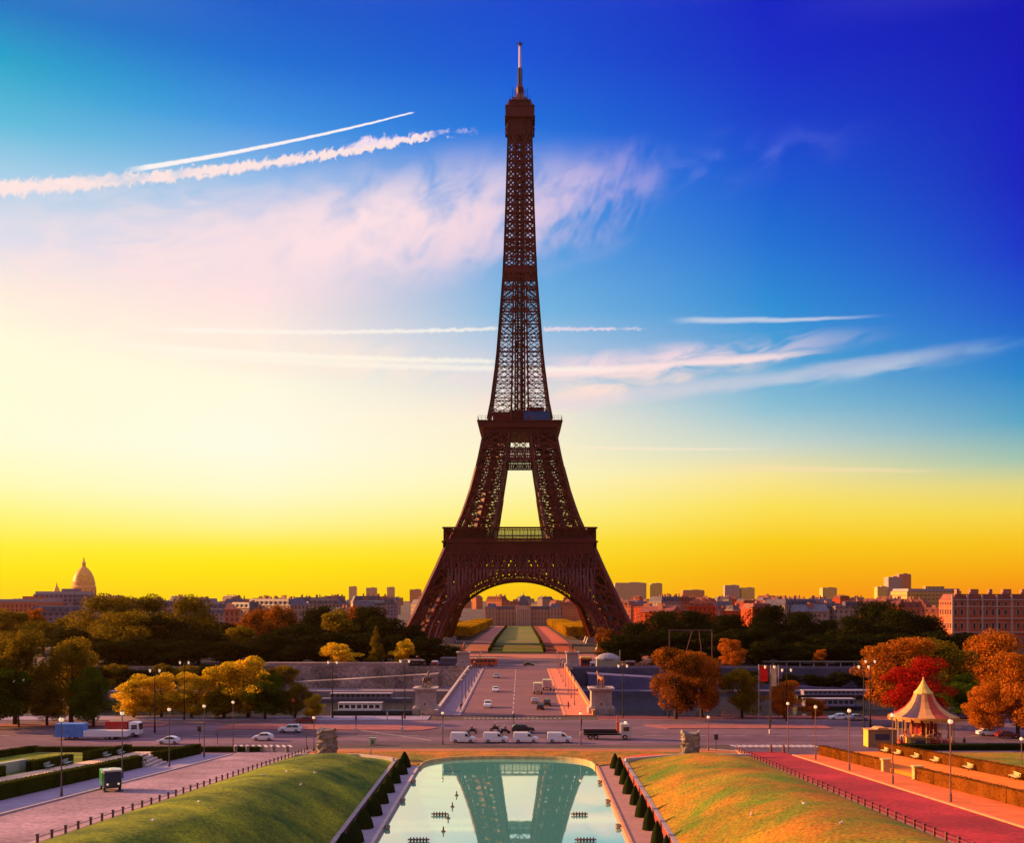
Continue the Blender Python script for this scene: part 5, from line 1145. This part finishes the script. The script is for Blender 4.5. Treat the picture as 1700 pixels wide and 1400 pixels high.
jk = mat('dark_clothes', (.02, .02, .03), .8, .2, 2); sk = mat('skin', (.45, .26, .18), .6, .1, 2); wc_ = mat('light_clothes', (.45, .42, .42), .8, .1, 2)
def figure(x, y, z, rz, label, top, legs_, seated=False, group=None):
    t = thing('person', label, 'person', (x, y, z), rz, group)
    J = [list(j) for j in MJ]; sc_ = 1.0
    if seated:
        for i, (a, b_, c_) in {6: (.1, .12, .92), 7: (.42, .2, .85), 8: (.25, .2, .42), 9: (.4, .2, .38), 10: (.1, -.12, .92), 11: (.42, -.2, .85), 12: (.25, -.2, .42), 13: (.4, -.2, .38), 15: (.25, .26, 1.25), 16: (.48, .28, 1.14), 18: (.25, -.26, 1.25), 19: (.48, -.28, 1.14)}.items(): J[i][:3] = a, b_, c_
    o = skin('body', [tuple(j) for j in J], ME, [sk, top, legs_], t, 1)
    for p in o.data.polygons:
        zc = p.center.z; p.material_index = 0 if zc > 1.52 or (abs(p.center.y) > .2 and zc < .98 and not seated) else (1 if zc > .95 else 2)
    h = MB(); h.ball((-.02, 0, 1.77), .115, n=8); h.build('helmet' if seated else 'hair', legs_ if not seated else wc_, t, smoothed=True); return t
for px, py, rz, lb, l2 in ((784, 1219, 175, 'motorcycle between the first two white vans on the avenue', 'rider in dark jacket on the motorcycle behind the first two vans'), (822, 1215, 170, 'motorcycle just above the second white van', 'rider in pale helmet on the motorcycle above the second van'), (838, 1219, 5, 'motorcycle next to the black car on the avenue', 'rider in dark clothes on the motorcycle next to the black car')):
    x, y = moto(px, py, rz, lb); figure(x, y, .0, R(rz), l2, jk, jk, True)
for px, py, rz, lb, a, b_ in ((943.5, 1178, 40, 'person in dark clothes walking on the sunlit orange bridge footway', jk, jk), (765, 1181, -60, 'person in dark clothes standing near the left bridge kerb', jk, jk), (701, 1194, 30, 'person in dark top at the foot of the near left pedestal', jk, wc_), (1497, 1238, 120, 'person in pale top beside the carousel entrance', wc_, jk),
                            (1601, 1240, 200, 'person in dark clothes right of the carousel', jk, jk), (920, 1150, 90, 'person in pale top on the right kerb of the bridge', wc_, jk), (616, 1262, 0, 'person in pale clothes on the grass behind the left cones', wc_, wc_)):
    x, y = G(px, py, .2); figure(x, y, .27 if 700 < px < 960 and py < 1185 else .05, R(rz), lb, a, b_)
for i in range(14):
    px = rnd.choice([rnd.uniform(1000, 1075), rnd.uniform(1040, 1075), rnd.uniform(795, 822), rnd.uniform(930, 942)]); figure(XD(px, 407+i*.6), 407+i*.6, .05, rnd.uniform(0, 6), 'tiny figure in the crowd at the far end of the bridge', rnd.choice([jk, wc_, MC['red_paving']]), jk, False, 'crowd at the far end of the bridge')
# litter bin and signs
x, y = G(619, 1238); t = thing('recycling_bin', 'green and cream bin at the avenue edge left of the basin', 'bin', (x, y, .02)); MB().box((0, 0, .6), (1.3, .8, 1.15)).build('bin_body', paint('cream_enamel', (.5, .5, .35)), t, bevel=.05)
MB().box((0, -.41, .6), (.5, .05, .7)).build('panel', paint('green_enamel', (.03, .2, .08)), t); MB().box((0, 0, 1.25), (1.4, .9, .14)).build('lid', paint('green_enamel', (.03, .2, .08)), t)
def sign(px, py, h, label, shape, col, z=.02):
    x, y = G(px, py, z); t = thing('road_sign', label, 'road sign', (x, y, z)); MB().tube((0, 0, 0), (0, 0, h), .05, n=8).build('pole', iron2, t)
    m = MB()
    if shape == 'round': m.tube((0, -.06, h-.3), (0, -.02, h-.3), .36, n=16)
    elif shape == 'tri': m.add([(-.45, -.05, h-.7), (.45, -.05, h-.7), (0, -.05, h), (-.45, -.02, h-.7), (.45, -.02, h-.7), (0, -.02, h)], [(0, 1, 2), (5, 4, 3), (0, 3, 4, 1), (1, 4, 5, 2), (2, 5, 3, 0)])
    else: m.box((0, -.05, h-.5), (.7, .04, .95))
    m.build('sign_plate', col, t)
sign(331, 1233, 3, 'small dark square sign on a pole by the left garden corner', 'sq', pk); sign(361, 1236, 2.6, 'short thin signpost on the avenue left of the white car', 'round', pgy); sign(509, 1248, 3.4, 'dark thin pole with a small round plate left of the left stone block', 'round', pgy)
sign(1189, 1248, 3.0, 'thin dark signpost right of the short lamp by the right stone block', 'sq', pk); sign(487, 1202, 5.4, 'red and white sign on a pole behind the white estate car', 'tri', paint('signal_red', (.6, .04, .03)))
def signal(px, py, label, z=.13):
    x, y = G(px, py, z); t = thing('traffic_light', label, 'traffic light', (x, y, z)); MB().tube((0, 0, 0), (0, 0, 2.4), .07, n=8).build('pole', iron2, t); h_ = MB().box((0, 0, 2.8), (.32, .28, .95)).build('signal_head', iron2, t, bevel=.03)
    for k, c in enumerate((paint('lens_green', (.02, .2, .08)), paint('lens_amber', (.3, .15, .02)), red_glow)): MB().tube((0, -.14, 2.52+k*.28), (0, -.19, 2.52+k*.28), .1, n=10).build('lens', c, h_)
    MB().box((0, 0, .4), (.5, .5, .8)).build('base', white, t)
for px, py, lb in ((591, 1216, 'traffic light on the long red island in front of the white boat'), (668, 1214, 'traffic light at the right tip of the long red island'), (853, 1212, 'traffic light in the middle of the avenue by the black car'), (1279, 1219, 'traffic light with pale foot on the right red island'), (735, 1212, 'traffic light near the first van by the short globe lamp'), (965, 1222, 'traffic light left of the flatbed lorry')): signal(px, py, lb)
for px, h, lb in ((643, 2.2, 'thin pale post on the far pavement before the quay railing'),): 
    x, y = G(px, 1200); tag(MB().tube((0, 0, 0), (0, 0, h), .12, n=8).build('marker_post', white, loc=(x, y, .1)), lb, 'post')
# ------------------------------------------------------------------ carousel
cx_, cy_ = G(1533, 1236); cr = thing('carousel', 'carousel with a concave cream and dark striped roof and yellow peak', 'carousel', (cx_, cy_, 0))
cream = mat('sun_tinted_canvas', (.66, .30, .10), .7, .1, 1); darkc = mat('dark_canvas', (.08, .05, .09), .7, .2, 1); redc = mat('red_panel', (.40, .04, .03), .6, .3, 1); gold = mat('gold_paint', (.75, .50, .10), .4, .1, 2)  # orange sunlight put into the cream canvas colour
MB().lathe([(.1, .55), (5.6, .55), (5.6, .0)], (0, 0, 0), 24).build('platform', redc, cr)
m = MB(); m.lathe([(6.1, 5.3), (4.6, 5.9), (3.3, 6.8), (2.3, 8.0), (1.7, 9.3), (1.6, 9.4)], (0, 0, 0), 24, mats=[0, 0, 2, 2, 0, 0, 1, 1]); m.lathe([(6.1, 5.3), (6.0, 5.2), (.5, 5.5)], (0, 0, 0), 24, mi=1); m.build('striped_roof', [cream, darkc, mat('red_canvas', (.50, .06, .03), .7, .1, 1)], cr)
for i in range(8): a = 2*math.pi*i/8; MB().box((2.3*math.cos(a), 2.3*math.sin(a), 2.8), (.08, 1.5, 4.2), a).build('painted_panel', redc, cr)
m = MB(); m.lathe([(6.12, 5.35), (6.2, 4.9)], (0, 0, 0), 48)
for i in range(24): a = 2*math.pi*i/24; m.box((6.2*math.cos(a), 6.2*math.sin(a), 4.85), (.12, 1.1, .6), a)
m.build('valance', mat('red_gold_valance', (.50, .10, .03), .6, .3, 6, col2=(.7, .4, .08)), cr)
MB().lathe([(1.75, 9.3), (1.75, 9.5), (1.1, 10.2), (.5, 11.2), (.12, 12.0), (.22, 12.15), (.02, 12.4)], (0, 0, 0), 12).build('peak', gold, cr)
MB().lathe([(1.5, .5), (1.3, 3), (1.6, 5.3)], (0, 0, 0), 12).build('centre_drum', mat('red_gold_drum', (.45, .08, .03), .5, .3, 3, col2=(.7, .4, .1)), cr)
for i in range(12): a = 2*math.pi*(i+.5)/12; MB().tube((5.3*math.cos(a), 5.3*math.sin(a), .5), (5.3*math.cos(a), 5.3*math.sin(a), 5.2), .09, n=8).build('column', gold, cr)
hs = None
for i in range(10):
    a = 2*math.pi*i/10+.2; rr = 4.3 if i % 2 else 3.1; z = 1.0+.3*math.sin(i*2.1)
    if hs is None: hs = skin('carousel_horse', HJ, HE, mat('painted_horse', (.62, .30, .22), .4, .3, 2), cr, 1); o = hs
    else: o = hs.copy(); C.objects.link(o); o.parent = cr
    o.location = (rr*math.cos(a), rr*math.sin(a), z); o.scale = (.55, .55, .55); o.rotation_euler = (0, 0, a+math.pi/2)
    MB().tube((rr*math.cos(a), rr*math.sin(a), .5), (rr*math.cos(a), rr*math.sin(a), 5.3), .04, n=6).build('pole', gold, cr)
for px, py, w, h, rz, lb in ((1461, 1240, 5.2, 3.1, .05, 'low brown ticket booth with yellow end wall left of the carousel'), (1524, 1240, 3.6, 1.6, .05, 'small brown counter with yellow end in front of the carousel')):
    x, y = G(px, py); t = thing('ticket_booth', lb, 'booth', (x, y, 0), rz); MB().box((0, 0, h/2), (w, 2.4, h)).build('booth_body', mat('brown_booth', (.36, .20, .10), .7, .15, 1), t)
    MB().box((-w/2-.02, 0, h/2), (.06, 2.3, h*.96)).build('end_panel', mat('yellow_panel', (.75, .50, .06), .6, .1, 1), t)
    m = MB(); m.prism([(-w/2-.15, h), (w/2+.15, h), (w/2+.15, h+.12), (w*.22, h+.14), (w*.12, h+.45), (-w*.12, h+.45), (-w*.22, h+.14), (-w/2-.15, h+.12)], -1.35, 1.35); m.build('booth_roof', cream, t)
    MB().box((0, -1.22, h*.6), (w*.5, .05, h*.35)).build('shutter', darkc, t)
# ------------------------------------------------------------------ boats, marquee, kiosks, banners
def boat(px, D, L, label, cabL, cabx, rz=0, hull=iron2, cabc=None, hc=2.2, z=-8.05):
    t = thing('river_boat', label, 'boat', (XD(px, D), D, z), rz); W = 2.6; m = MB()
    sec = [(-L/2, .9), (-L/2+.8, W), (L/2-4, W), (L/2-1.4, W*.6), (L/2, .1)]
    n = len(sec); m.v = [(x, -w*.85, -.6) for x, w in sec]+[(x, w*.85, -.6) for x, w in sec]+[(x, -w, 1.3) for x, w in sec]+[(x, w, 1.3) for x, w in sec]
    for i in range(n-1): m.f += [(i, i+1, 2*n+i+1, 2*n+i), (n+i+1, n+i, 3*n+i, 3*n+i+1), (2*n+i, 2*n+i+1, 3*n+i+1, 3*n+i), (n+i, n+i+1, i+1, i)]
    m.f += [(n, 0, 2*n, 3*n), (n-1, 2*n-1, 4*n-1, 3*n-1)]; m.m = [0]*len(m.f); m.build('hull', hull, t)
    MB().box((cabx, 0, 1.3+hc/2), (cabL, 4.0, hc)).build('cabin', cabc or pw_, t, bevel=.08); MB().box((cabx, 0, 1.38+hc), (cabL+.6, 4.5, .16)).build('cabin_roof', zinc, t)
    k = int(cabL/1.6)
    for i in range(k): MB().box((cabx-cabL/2+.8+i*cabL/k, -2.02, 1.35+hc*.58), (cabL/k*.7, .04, hc*.45)).build('window', glassd, t)
    MB().tube((cabx+cabL/2+1, 0, 1.3), (cabx+cabL/2+1, 0, 5), .06, n=6).build('mast', iron2, t); return t
boat(618, 322, 25, 'white cabined river boat with dark hull moored beyond the left quay railing', 12.5, -3.5)
boat(600, 360, 34, 'long low grey barge moored under the far left quay wall', 20, 0, hull=mat('grey_hull', (.12, .12, .16), .5, .2, 1), cabc=mat('grey_cabin', (.20, .17, .24), .6, .2, 1), hc=1.6)
boat(1375, 335, 22, 'white and violet river boat behind the right quay, by the tall lamps', 15, 0, cabc=mat('lilac_cabin', (.26, .22, .36), .5, .1, 1))
boat(1390, 372, 30, 'long pale pontoon boat under the dark gallery at the right', 24, 0, cabc=MC['lilac_cabin'], hc=1.5)
boat(120, 330, 24, 'dark river boat half hidden behind the left trees', 12, 0, cabc=mat('grey_cabin', (.2, .17, .24), .6, .2, 1))
D = 414; x = XD(1009, D); t = thing('marquee', 'pale grey dome topped marquee at the far right end of the bridge', 'marquee', (x, D, .05)); MB().box((0, 0, 1.5), (8.6, 5, 3.0)).build('canvas_wall', mat('cream_wall', (.42, .38, .26), .8, .1, 1), t)
m = MB(); m.lathe([(4.9, 3.0), (4.6, 3.6), (3.4, 4.5), (1.8, 5.1), (.05, 5.3)], (0, 0, 0), 16); m.xf(Matrix.Diagonal((1, .6, 1, 1))); m.build('canvas_roof', zinc, t); MB().tube((4.4, -2.4, 0), (4.4, -2.4, 6.5), .06, n=6).build('flag_pole', white, t)
def kiosk(px, D, w, h, label, wall, roof, z=.05):
    t = thing('kiosk', label, 'kiosk', (XD(px, D), D, z)); MB().box((0, 0, h*.4), (w*.85, 2.4, h*.8)).build('kiosk_body', wall, t); m = MB(); m.box((0, 0, h*.88), (w, 3.2, h*.16), 0, None, .72); m.build('awning_roof', roof, t); MB().box((0, -1.22, h*.45), (w*.6, .05, h*.35)).build('serving_window', glassd, t)
kiosk(686, 408, 9.0, 3.4, 'brown roofed kiosk with pale stripes on top of the left quay', iron2, mat('brown_awning', (.22, .08, .07), .7, .2, .5, col2=(.5, .42, .38)))
kiosk(722, 406, 2.6, 3.0, 'small red and white kiosk left of the far left pedestal', paint('red_kiosk', (.5, .06, .05)), white)
kiosk(973, 412, 5.0, 4.2, 'small orange lit kiosk between the far right pedestal and the marquee', MC['red_panel'], mat('yellow_awning', (.72, .42, .08), .7, .1, 1)); kiosk(1046, 412, 4.0, 2.6, 'small dark red stall right of the marquee', pr_, MC['brown_awning']); kiosk(984, 409, 2.4, 2.4, 'little white stall in front of the orange lit kiosk', pw_, white)
def banner(px, yt, yb_, w, D, col, label, full):
    zt, zb = ZD(yt, D), ZD(yb_, D); t = thing('banner', label, 'banner', (XD(px, D), D, 0)); m = MB(); m.tube((-w/2-.15, 0, 0), (-w/2-.15, 0, zt+.3), .1, n=8); m.tube((-w/2-.15, 0, zt+.1), (w/2, 0, zt+.1), .04, n=6); m.build('banner_pole', zinc, t)
    m = MB(); n = 10
    for k in range(n):
        for s_ in (0,): m.add([(-w/2, .06*math.sin(k), zb+(zt-zb)*k/n), (w/2, .10*math.sin(k+1), zb+(zt-zb)*k/n), (w/2, .10*math.sin(k+2), zb+(zt-zb)*(k+1)/n), (-w/2, .06*math.sin(k+1), zb+(zt-zb)*(k+1)/n)], [(0, 1, 2, 3)])
    o = m.build('banner_cloth', col, t); s_ = o.modifiers.new('s', 'SOLIDIFY'); s_.thickness = .03
banner(1268, 1106, 1132, 1.9, 238, mat('scarlet_cloth', (.75, .015, .01), .8, .1, 1), 'scarlet banner hanging from a post left of the cream one', 1)
banner(1285, 1107, 1140, 1.1, 239, mat('cream_cloth', (.72, .56, .32), .8, .1, 1), 'narrow cream banner hanging beside the scarlet one', 1)
banner(1296, 1107, 1128, .7, 241, mat('violet_cloth', (.18, .12, .30), .8, .1, 1), 'narrow violet banner right of the cream one', 1)
# long dark gallery on the far right quay
t = thing('quay_gallery', 'long dark gallery with slab roof and thin columns on the right far bank', 'gallery', (XD(1370, 404), 404, 0)); m = MB(); m.box((0, 0, .2), (44, 5, .3)); m.box((0, 0, 5.2-4.2+1.6), (46, 6, .35)); m.build('roof', mat('dark_slab', (.05, .055, .05), .8, .2, 1), t)
for k in range(9): MB().box((-20+k*5, -2.4, 1.3), (.5, .4, 2.4)).build('column', zinc, t)
t = thing('steel_frame', 'tall thin grey portal frame standing among the dark trees right of the tower', 'frame', (XD(1146, 411), 411, 0)); m = MB(); hh = ZD(1047, 411); w = 16.5
for a, b_ in (((-w*.5, 0, hh), (w*.5, 0, hh)), ((w*.5, 0, 0), (w*.5, 0, hh)), ((-w*.48, 0, 0), (-w*.48, 0, hh)), ((-w*.2, 0, 0), (w*.05, 0, hh)), ((w*.2, 0, hh), (w*.3, 0, 0))): m.bar(a, b_, .28)
m.build('beam', pole_r, t)
# ------------------------------------------------------------------ the city beyond
W1 = facade('cream_facade', (.50, .36, .28), (.10, .07, .10)); W2 = facade('salmon_facade', (.62, .20, .10), (.12, .05, .06)); W3 = facade('red_facade', (.62, .09, .03), (.16, .03, .03)); W4 = facade('grey_facade', (.30, .24, .28), (.06, .05, .09), 3.4, 3.0, .6, .5); W5 = facade('gold_facade', (.62, .42, .14), (.25, .12, .05), 3.2, 3.2, .7, .4)
def house_mesh(w, d, h, roof, seed):
    r = random.Random(seed); a = MB(); a.box((0, 0, h/2), (w, d, h)); a.box((0, 0, h+.1), (w+.8, d+.8, .4))
    b_ = MB()
    if roof == 'mansard':
        b_.box((0, 0, h+2.0), (w*.98, d*.96, 3.4), 0, None, .84)
        for k in range(int(w/4)): b_.box((-w/2+2+k*4, -d/2+.9, h+1.6), (1.2, 1.4, 1.7))
    elif roof == 'gable': b_.v = [(-w/2-.3, -d/2-.3, h+.3), (w/2+.3, -d/2-.3, h+.3), (w/2+.3, d/2+.3, h+.3), (-w/2-.3, d/2+.3, h+.3), (-w/2, 0, h+4), (w/2, 0, h+4)]; b_.f = [(0, 1, 5, 4), (2, 3, 4, 5), (1, 2, 5), (3, 0, 4)]; b_.m = [0]*4
    else: b_.box((0, 0, h+.5), (w*.96, d*.96, .5)); b_.box((r.uniform(-.2, .2)*w, 0, h+2), (w*.3, d*.4, 2.8))
    c = MB()
    for k in range(r.randint(3, 7)): c.box((r.uniform(-.45, .45)*w, r.uniform(-.3, .3)*d, h+3.6), (r.uniform(.8, 2.4), .9, r.uniform(2.4, 4.6)))
    return a, b_, c
HP = []
for i, (w, d, h, rf) in enumerate(((26, 14, 19, 'mansard'), (18, 14, 20, 'mansard'), (34, 15, 18, 'mansard'), (22, 14, 17, 'gable'), (30, 16, 21, 'flat'), (40, 16, 19, 'mansard'))):
    a, b_, c = house_mesh(w, d, h, rf, i); row = []
    for wm_ in (W1, W2, W3, W4):
        ms = []
        for nm, mb_, mm in (('wall', a, wm_), ('roof', b_, roof_z if wm_ in (W1, W4) else roof_r), ('chimneys', c, mat('chimney_brick', (.42, .18, .12), .9, .2, 1))):
            o = mb_.build(nm+'_src', mm); ms.append((nm, o.data)); bpy.data.objects.remove(o)
        row.append(ms)
    HP.append((w, d, h, row))
def house(i, wi, x, y, z, rz, s_, label, group, name='apartment_house'):
    t = thing(name, label, 'apartment house', (x, y, z), rz, group); t.scale = s_; par = t
    for nm, me in HP[i][3][wi]:
        if nm == 'chimneys': o = bpy.data.objects.new('chimney_stack', me); C.objects.link(o); o.parent = rf
        else:
            o = bpy.data.objects.new(nm, me); C.objects.link(o); o.parent = t
            if nm == 'roof': rf = o
    return t
cnt = 0
for i in range(290):
    D = 640+4200*rnd.random()**1.5; side = rnd.random()
    px = rnd.uniform(-10, 668) if side < .40 else (rnd.uniform(1030, 1710) if side < .88 else rnd.uniform(700, 1030))
    if 760 < px < 975 and D < 1350: D = rnd.uniform(1400, 2800)
    if (700 < px <= 760 or 975 <= px < 1030) and D < 900: D = rnd.uniform(900, 2500)
    k = rnd.randrange(6); w, d, h, _ = HP[k]; yt = rnd.uniform(989, 1003) if D > 900 else rnd.uniform(993, 1012); zt = ZD(yt, D); zb = gz(0, D); s_ = (zt-zb)/(h+4)
    reg, wi, lb = ('left', rnd.choice([0, 0, 1, 3]), 'pale pinkish apartment house among the distant roofs left of the tower') if px < 690 else (('centre', rnd.choice([0, 1]), 'hazy orange house among the roofs seen under the tower arch') if px < 1030 else ('right', rnd.choice([1, 2, 2, 0]), 'red orange apartment house among the distant roofs right of the tower'))
    house(k, wi, XD(px, D), D, zb, rnd.choice([0, .3, -.3, .8, 1.5, -.6]), (1.0, 1.0, s_), lb, 'distant houses %s of the tower' % reg if reg != 'centre' else 'distant houses under the arch')
S1 = facade('pale_block', (.80, .52, .30), (.40, .22, .14)); S2 = facade('rust_block', (.80, .30, .14), (.35, .12, .08)); S4 = facade('ashen_block', (.60, .42, .36), (.25, .16, .16), 3.4, 3.0, .6, .5); S5 = facade('honey_block', (.92, .58, .16), (.40, .22, .08))  # skyline walls lighter and warmer, distance haze put into the colours
def tower_block(px, yt, hw, D, m, label, top=None, name='tower_block'):
    zt, zb = ZD(yt, D), gz(0, D); w = 2*hw*D/F; t = thing(name, label, 'tower block', (XD(px, D), D, zb), rnd.uniform(-.05, .05)); MB().box((0, 0, (zt-zb)/2), (w, min(w, 40), zt-zb)).build('wall', m, t)
    MB().box((0, 0, zt-zb+1), (w*.94, min(w, 40)*.94, 2)).build('roof', zinc, t); MB().box((w*.15, 0, zt-zb+2.5), (w*.35, 8, 3)).build('plant_room', m, t)
for a in ((586, 975, 6, 5200, S1, 'faint thin tower on the skyline, left one of the pair before the tower'), (617, 977, 8, 5200, S1, 'faint square tower on the skyline between two thinner ones'), (649, 976, 6, 5300, S1, 'faint thin tower on the skyline nearest the tower left leg'), (690, 980, 9, 4200, S2, 'orange block peeping behind the left leg of the tower'),
          (1046, 969, 26, 3800, S1, 'broad pale slab block on the skyline just right of the tower leg'), (1089, 970, 9, 3800, S5, 'narrow pale block beside the broad slab right of the tower'), (1214, 973, 12, 4300, S4, 'square grey block on the skyline over the red roofs'), (1240, 977, 11, 4300, S5, 'lower pale block touching the square grey one'),
          (1375, 977, 12, 4300, S5, 'small yellow lit block before the cluster of tall towers'), (1463, 976, 9, 2600, S5, 'thin golden block left of the tallest pair of towers'), (1482, 960, 11, 2600, S4, 'tall grey tower block, lower of the tallest pair'), (1499, 955, 10, 2700, S2, 'tallest reddish tower block on the right skyline'), (1150, 981, 18, 4300, S2, 'low long red block between the pale slab and the grey block')): tower_block(*a)
# long modern block left, gold banded block right
tower_block(44, 1000, 44, 760, W2, 'long low reddish block at the far left below the dome', name='office_block'); tower_block(108, 987, 36, 800, W4, 'grey and red modern block in front of the great dome', name='office_block')
tower_block(1536, 982, 44, 900, W5, 'long gold banded block below the tallest towers', name='office_block')
# great facade at the right with modelled windows
D = 560; x0 = XD(1570, D); wF = 60; hF = 25.0; ff = thing('stone_palace', 'big many windowed stone block with roofline rails at the right edge', 'building', (x0+wF/2, D, 0), .0)
fs_ = mat('orange_stone_facade', (.58, .13, .06), .85, .2, .2, .3, 3); wl = MB().box((0, 0, hF/2), (wF, 18, hF)).build('wall', fs_, ff)
m = MB(); 
for z in (8.5, 15.5, 21.5, hF): m.box((0, -9.2, z), (wF+.6, .6, .5))
for k in range(9): m.box((-wF/2+k*wF/8, -9.15, 15.5), (.9, .5, 24))
m.build('cornice', mat('pale_cornice', (.58, .38, .30), .8, .1, 1), wl)
wmesh = None
for r_ in range(4):
    for k in range(19):
        px_ = -wF/2+1.4+k*(wF-2.8)/18; z = (4.5, 11.8, 18.8, 23.2)[r_]
        if wmesh is None:
            fr = MB(); fr.box((0, -.1, 0), (1.5, .3, 3.1)); o = fr.build('window', mat('pale_cornice', (.58, .38, .30)), ff); wmesh = o; g_ = MB(); g_.box((0, -.28, 0), (1.1, .1, 2.7)); p_ = g_.build('pane', glassd, o)
            o.location = (px_, -9, z)
        else:
            o = wmesh.copy(); C.objects.link(o); o.parent = ff; o.location = (px_, -9, z); o.scale = (1, 1, .6 if r_ == 3 else 1); q = p_.copy(); C.objects.link(q); q.parent = o
for r_ in range(4):
    for k in range(5):
        o = wmesh.copy(); C.objects.link(o); o.parent = ff; o.location = (-wF/2, -7+k*3.4, (4.5, 11.8, 18.8, 23.2)[r_]); o.rotation_euler = (0, 0, -math.pi/2); o.scale = (1, 1, .6 if r_ == 3 else 1); p2_ = p_.copy(); C.objects.link(p2_); p2_.parent = o
rf = MB(); rf.box((0, 0, hF+1.6), (wF*.99, 17, 2.8), 0, None, .95); rf = rf.build('roof', roof_r, ff)
for k in range(7): MB().box((-wF/2+5+k*8.4, -2, hF+3.8), (4.2 if k % 2 else 1.6, 3, 3.4)).build('chimney', MC['chimney_brick'], rf)
# great dome and small dome at the left
def dome(px, ybase, ytop, hw, D, label, m, md):
    zb = gz(0, D); zt = ZD(ytop, D); w = hw*D/F; zc = ZD(ybase, D); t = thing('domed_church', label, 'domed church', (XD(px, D), D, zb)); Hh = zt-zc
    b_ = MB(); b_.box((0, 0, (zc-zb)*.5), (w*2.6, w*2.6, zc-zb)); b_.build('wall', m, t)
    b_ = MB(); b_.lathe([(w, zc-zb), (w, zc-zb+Hh*.30), (w*1.04, zc-zb+Hh*.31), (w*.94, zc-zb+Hh*.34), (w*.92, zc-zb+Hh*.44)], (0, 0, 0), 24); dr = b_.build('drum', m, t)
    for k in range(12): a = 2*math.pi*k/12; c = MB(); c.box((w*math.cos(a), w*math.sin(a), zc-zb+Hh*.15), (1.0, w*.13, Hh*.2), a); c.build('window', mat('dark_opening', (.22, .10, .06)), dr)
    b_ = MB(); b_.lathe([(w*.90, zc-zb+Hh*.44), (w*.82, zc-zb+Hh*.54), (w*.64, zc-zb+Hh*.65), (w*.38, zc-zb+Hh*.74), (w*.17, zc-zb+Hh*.79)], (0, 0, 0), 24); cp = b_.build('cupola', md, t, smoothed=True)
    b_ = MB(); b_.lathe([(w*.17, zc-zb+Hh*.78), (w*.16, zc-zb+Hh*.86), (w*.2, zc-zb+Hh*.87), (w*.08, zc-zb+Hh*.91), (.12*w*.3, zc-zb+Hh)], (0, 0, 0), 12); b_.build('lantern', md, cp)
dsm = mat('hazed_dome_stone', (.85, .42, .14), .8, .2, .1); dome(139, 998, 926, 19.5, 4200, 'great haze-golden dome with lantern spire rising at the left above the roofs', dsm, mat('hazed_golden_dome', (.85, .45, .08), .5, .25, .1))  # pale orange haze put into the dome colours
dome(94, 1000, 966, 6.5, 5400, 'small faint dome just left of the great haze-golden dome', dsm, MC['hazed_golden_dome'])
# long palace at the end of the park
D = 1205; zb = gz(0, D); k = D/F; ec = thing('academy_palace', 'long columned palace with a square central dome closing the park', 'palace', ((869-CX)*k, D, zb)); pst = facade('palace_wall', (.55, .32, .22), (.20, .10, .10), 3.6, 5.5, .4, .7); hb = ZD(1012, D)-zb
MB().box((0, 0, hb/2), (128*k, 16, hb)).build('wall', pst, ec); m = MB(); m.box((0, 0, hb+1.6), (129*k, 15, 3.6), 0, None, .96); r2 = m.build('roof', roof_z, ec)
MB().box((0, -3, (hb+4)/2), (26*k, 20, hb+4)).build('central_pavilion', pst, ec)
for i in range(8): MB().tube(((-10.5+i*3)*k, -14.2, 0), ((-10.5+i*3)*k, -14.2, hb), .8, n=8).build('column', MC['pale_cornice'], ec)
m = MB(); m.v = [(-13*k, -14.8, hb), (13*k, -14.8, hb), (0, -14.8, hb+4.5), (-13*k, -12.8, hb), (13*k, -12.8, hb), (0, -12.8, hb+4.5)]; m.f = [(0, 1, 2), (5, 4, 3), (0, 3, 4, 1), (1, 4, 5, 2), (2, 5, 3, 0)]; m.m = [0]*5; m.build('pediment', MC['pale_cornice'], ec)
m = MB(); s4 = math.sqrt(2); m.lathe([(10*k*s4/1.2, hb+4), (9*k*s4/1.2, hb+9), (6*k*s4/1.2, hb+13.5), (2.6*k*s4/1.2, hb+15.5), (.5, hb+16)], (0, 0, 0), 4); m.xf(Matrix.Rotation(math.pi/4, 4, 'Z')); dm = m.build('dome', roof_z, ec)
MB().tube((0, 0, hb+15), (0, 0, hb+20), .6, .15).build('flagpole', zinc, dm)
for s_ in (-1, 1):
    MB().box((s_*52*k, -2, (hb+2)/2), (18*k, 19, hb+2)).build('end_pavilion', pst, ec); m = MB(); m.box((s_*52*k, -2, hb+4), (18*k, 18, 5), 0, None, .6); m.build('pavilion_roof', roof_z, ec)
# ------------------------------------------------------------------ air
hz = bpy.data.materials.new('haze'); hz.use_nodes = True; nt = hz.node_tree; nt.nodes.clear(); pv = nt.nodes.new('ShaderNodeVolumePrincipled'); pv.inputs['Color'].default_value = (1.0, .55, .18, 1); pv.inputs['Density'].default_value = HAZE; pv.inputs['Anisotropy'].default_value = .62
ou = nt.nodes.new('ShaderNodeOutputMaterial'); nt.links.new(pv.outputs[0], ou.inputs['Volume'])
tag(MB().box((0, 2950, 155), (6400, 6300, 360)).build('haze', hz), kind='stuff')
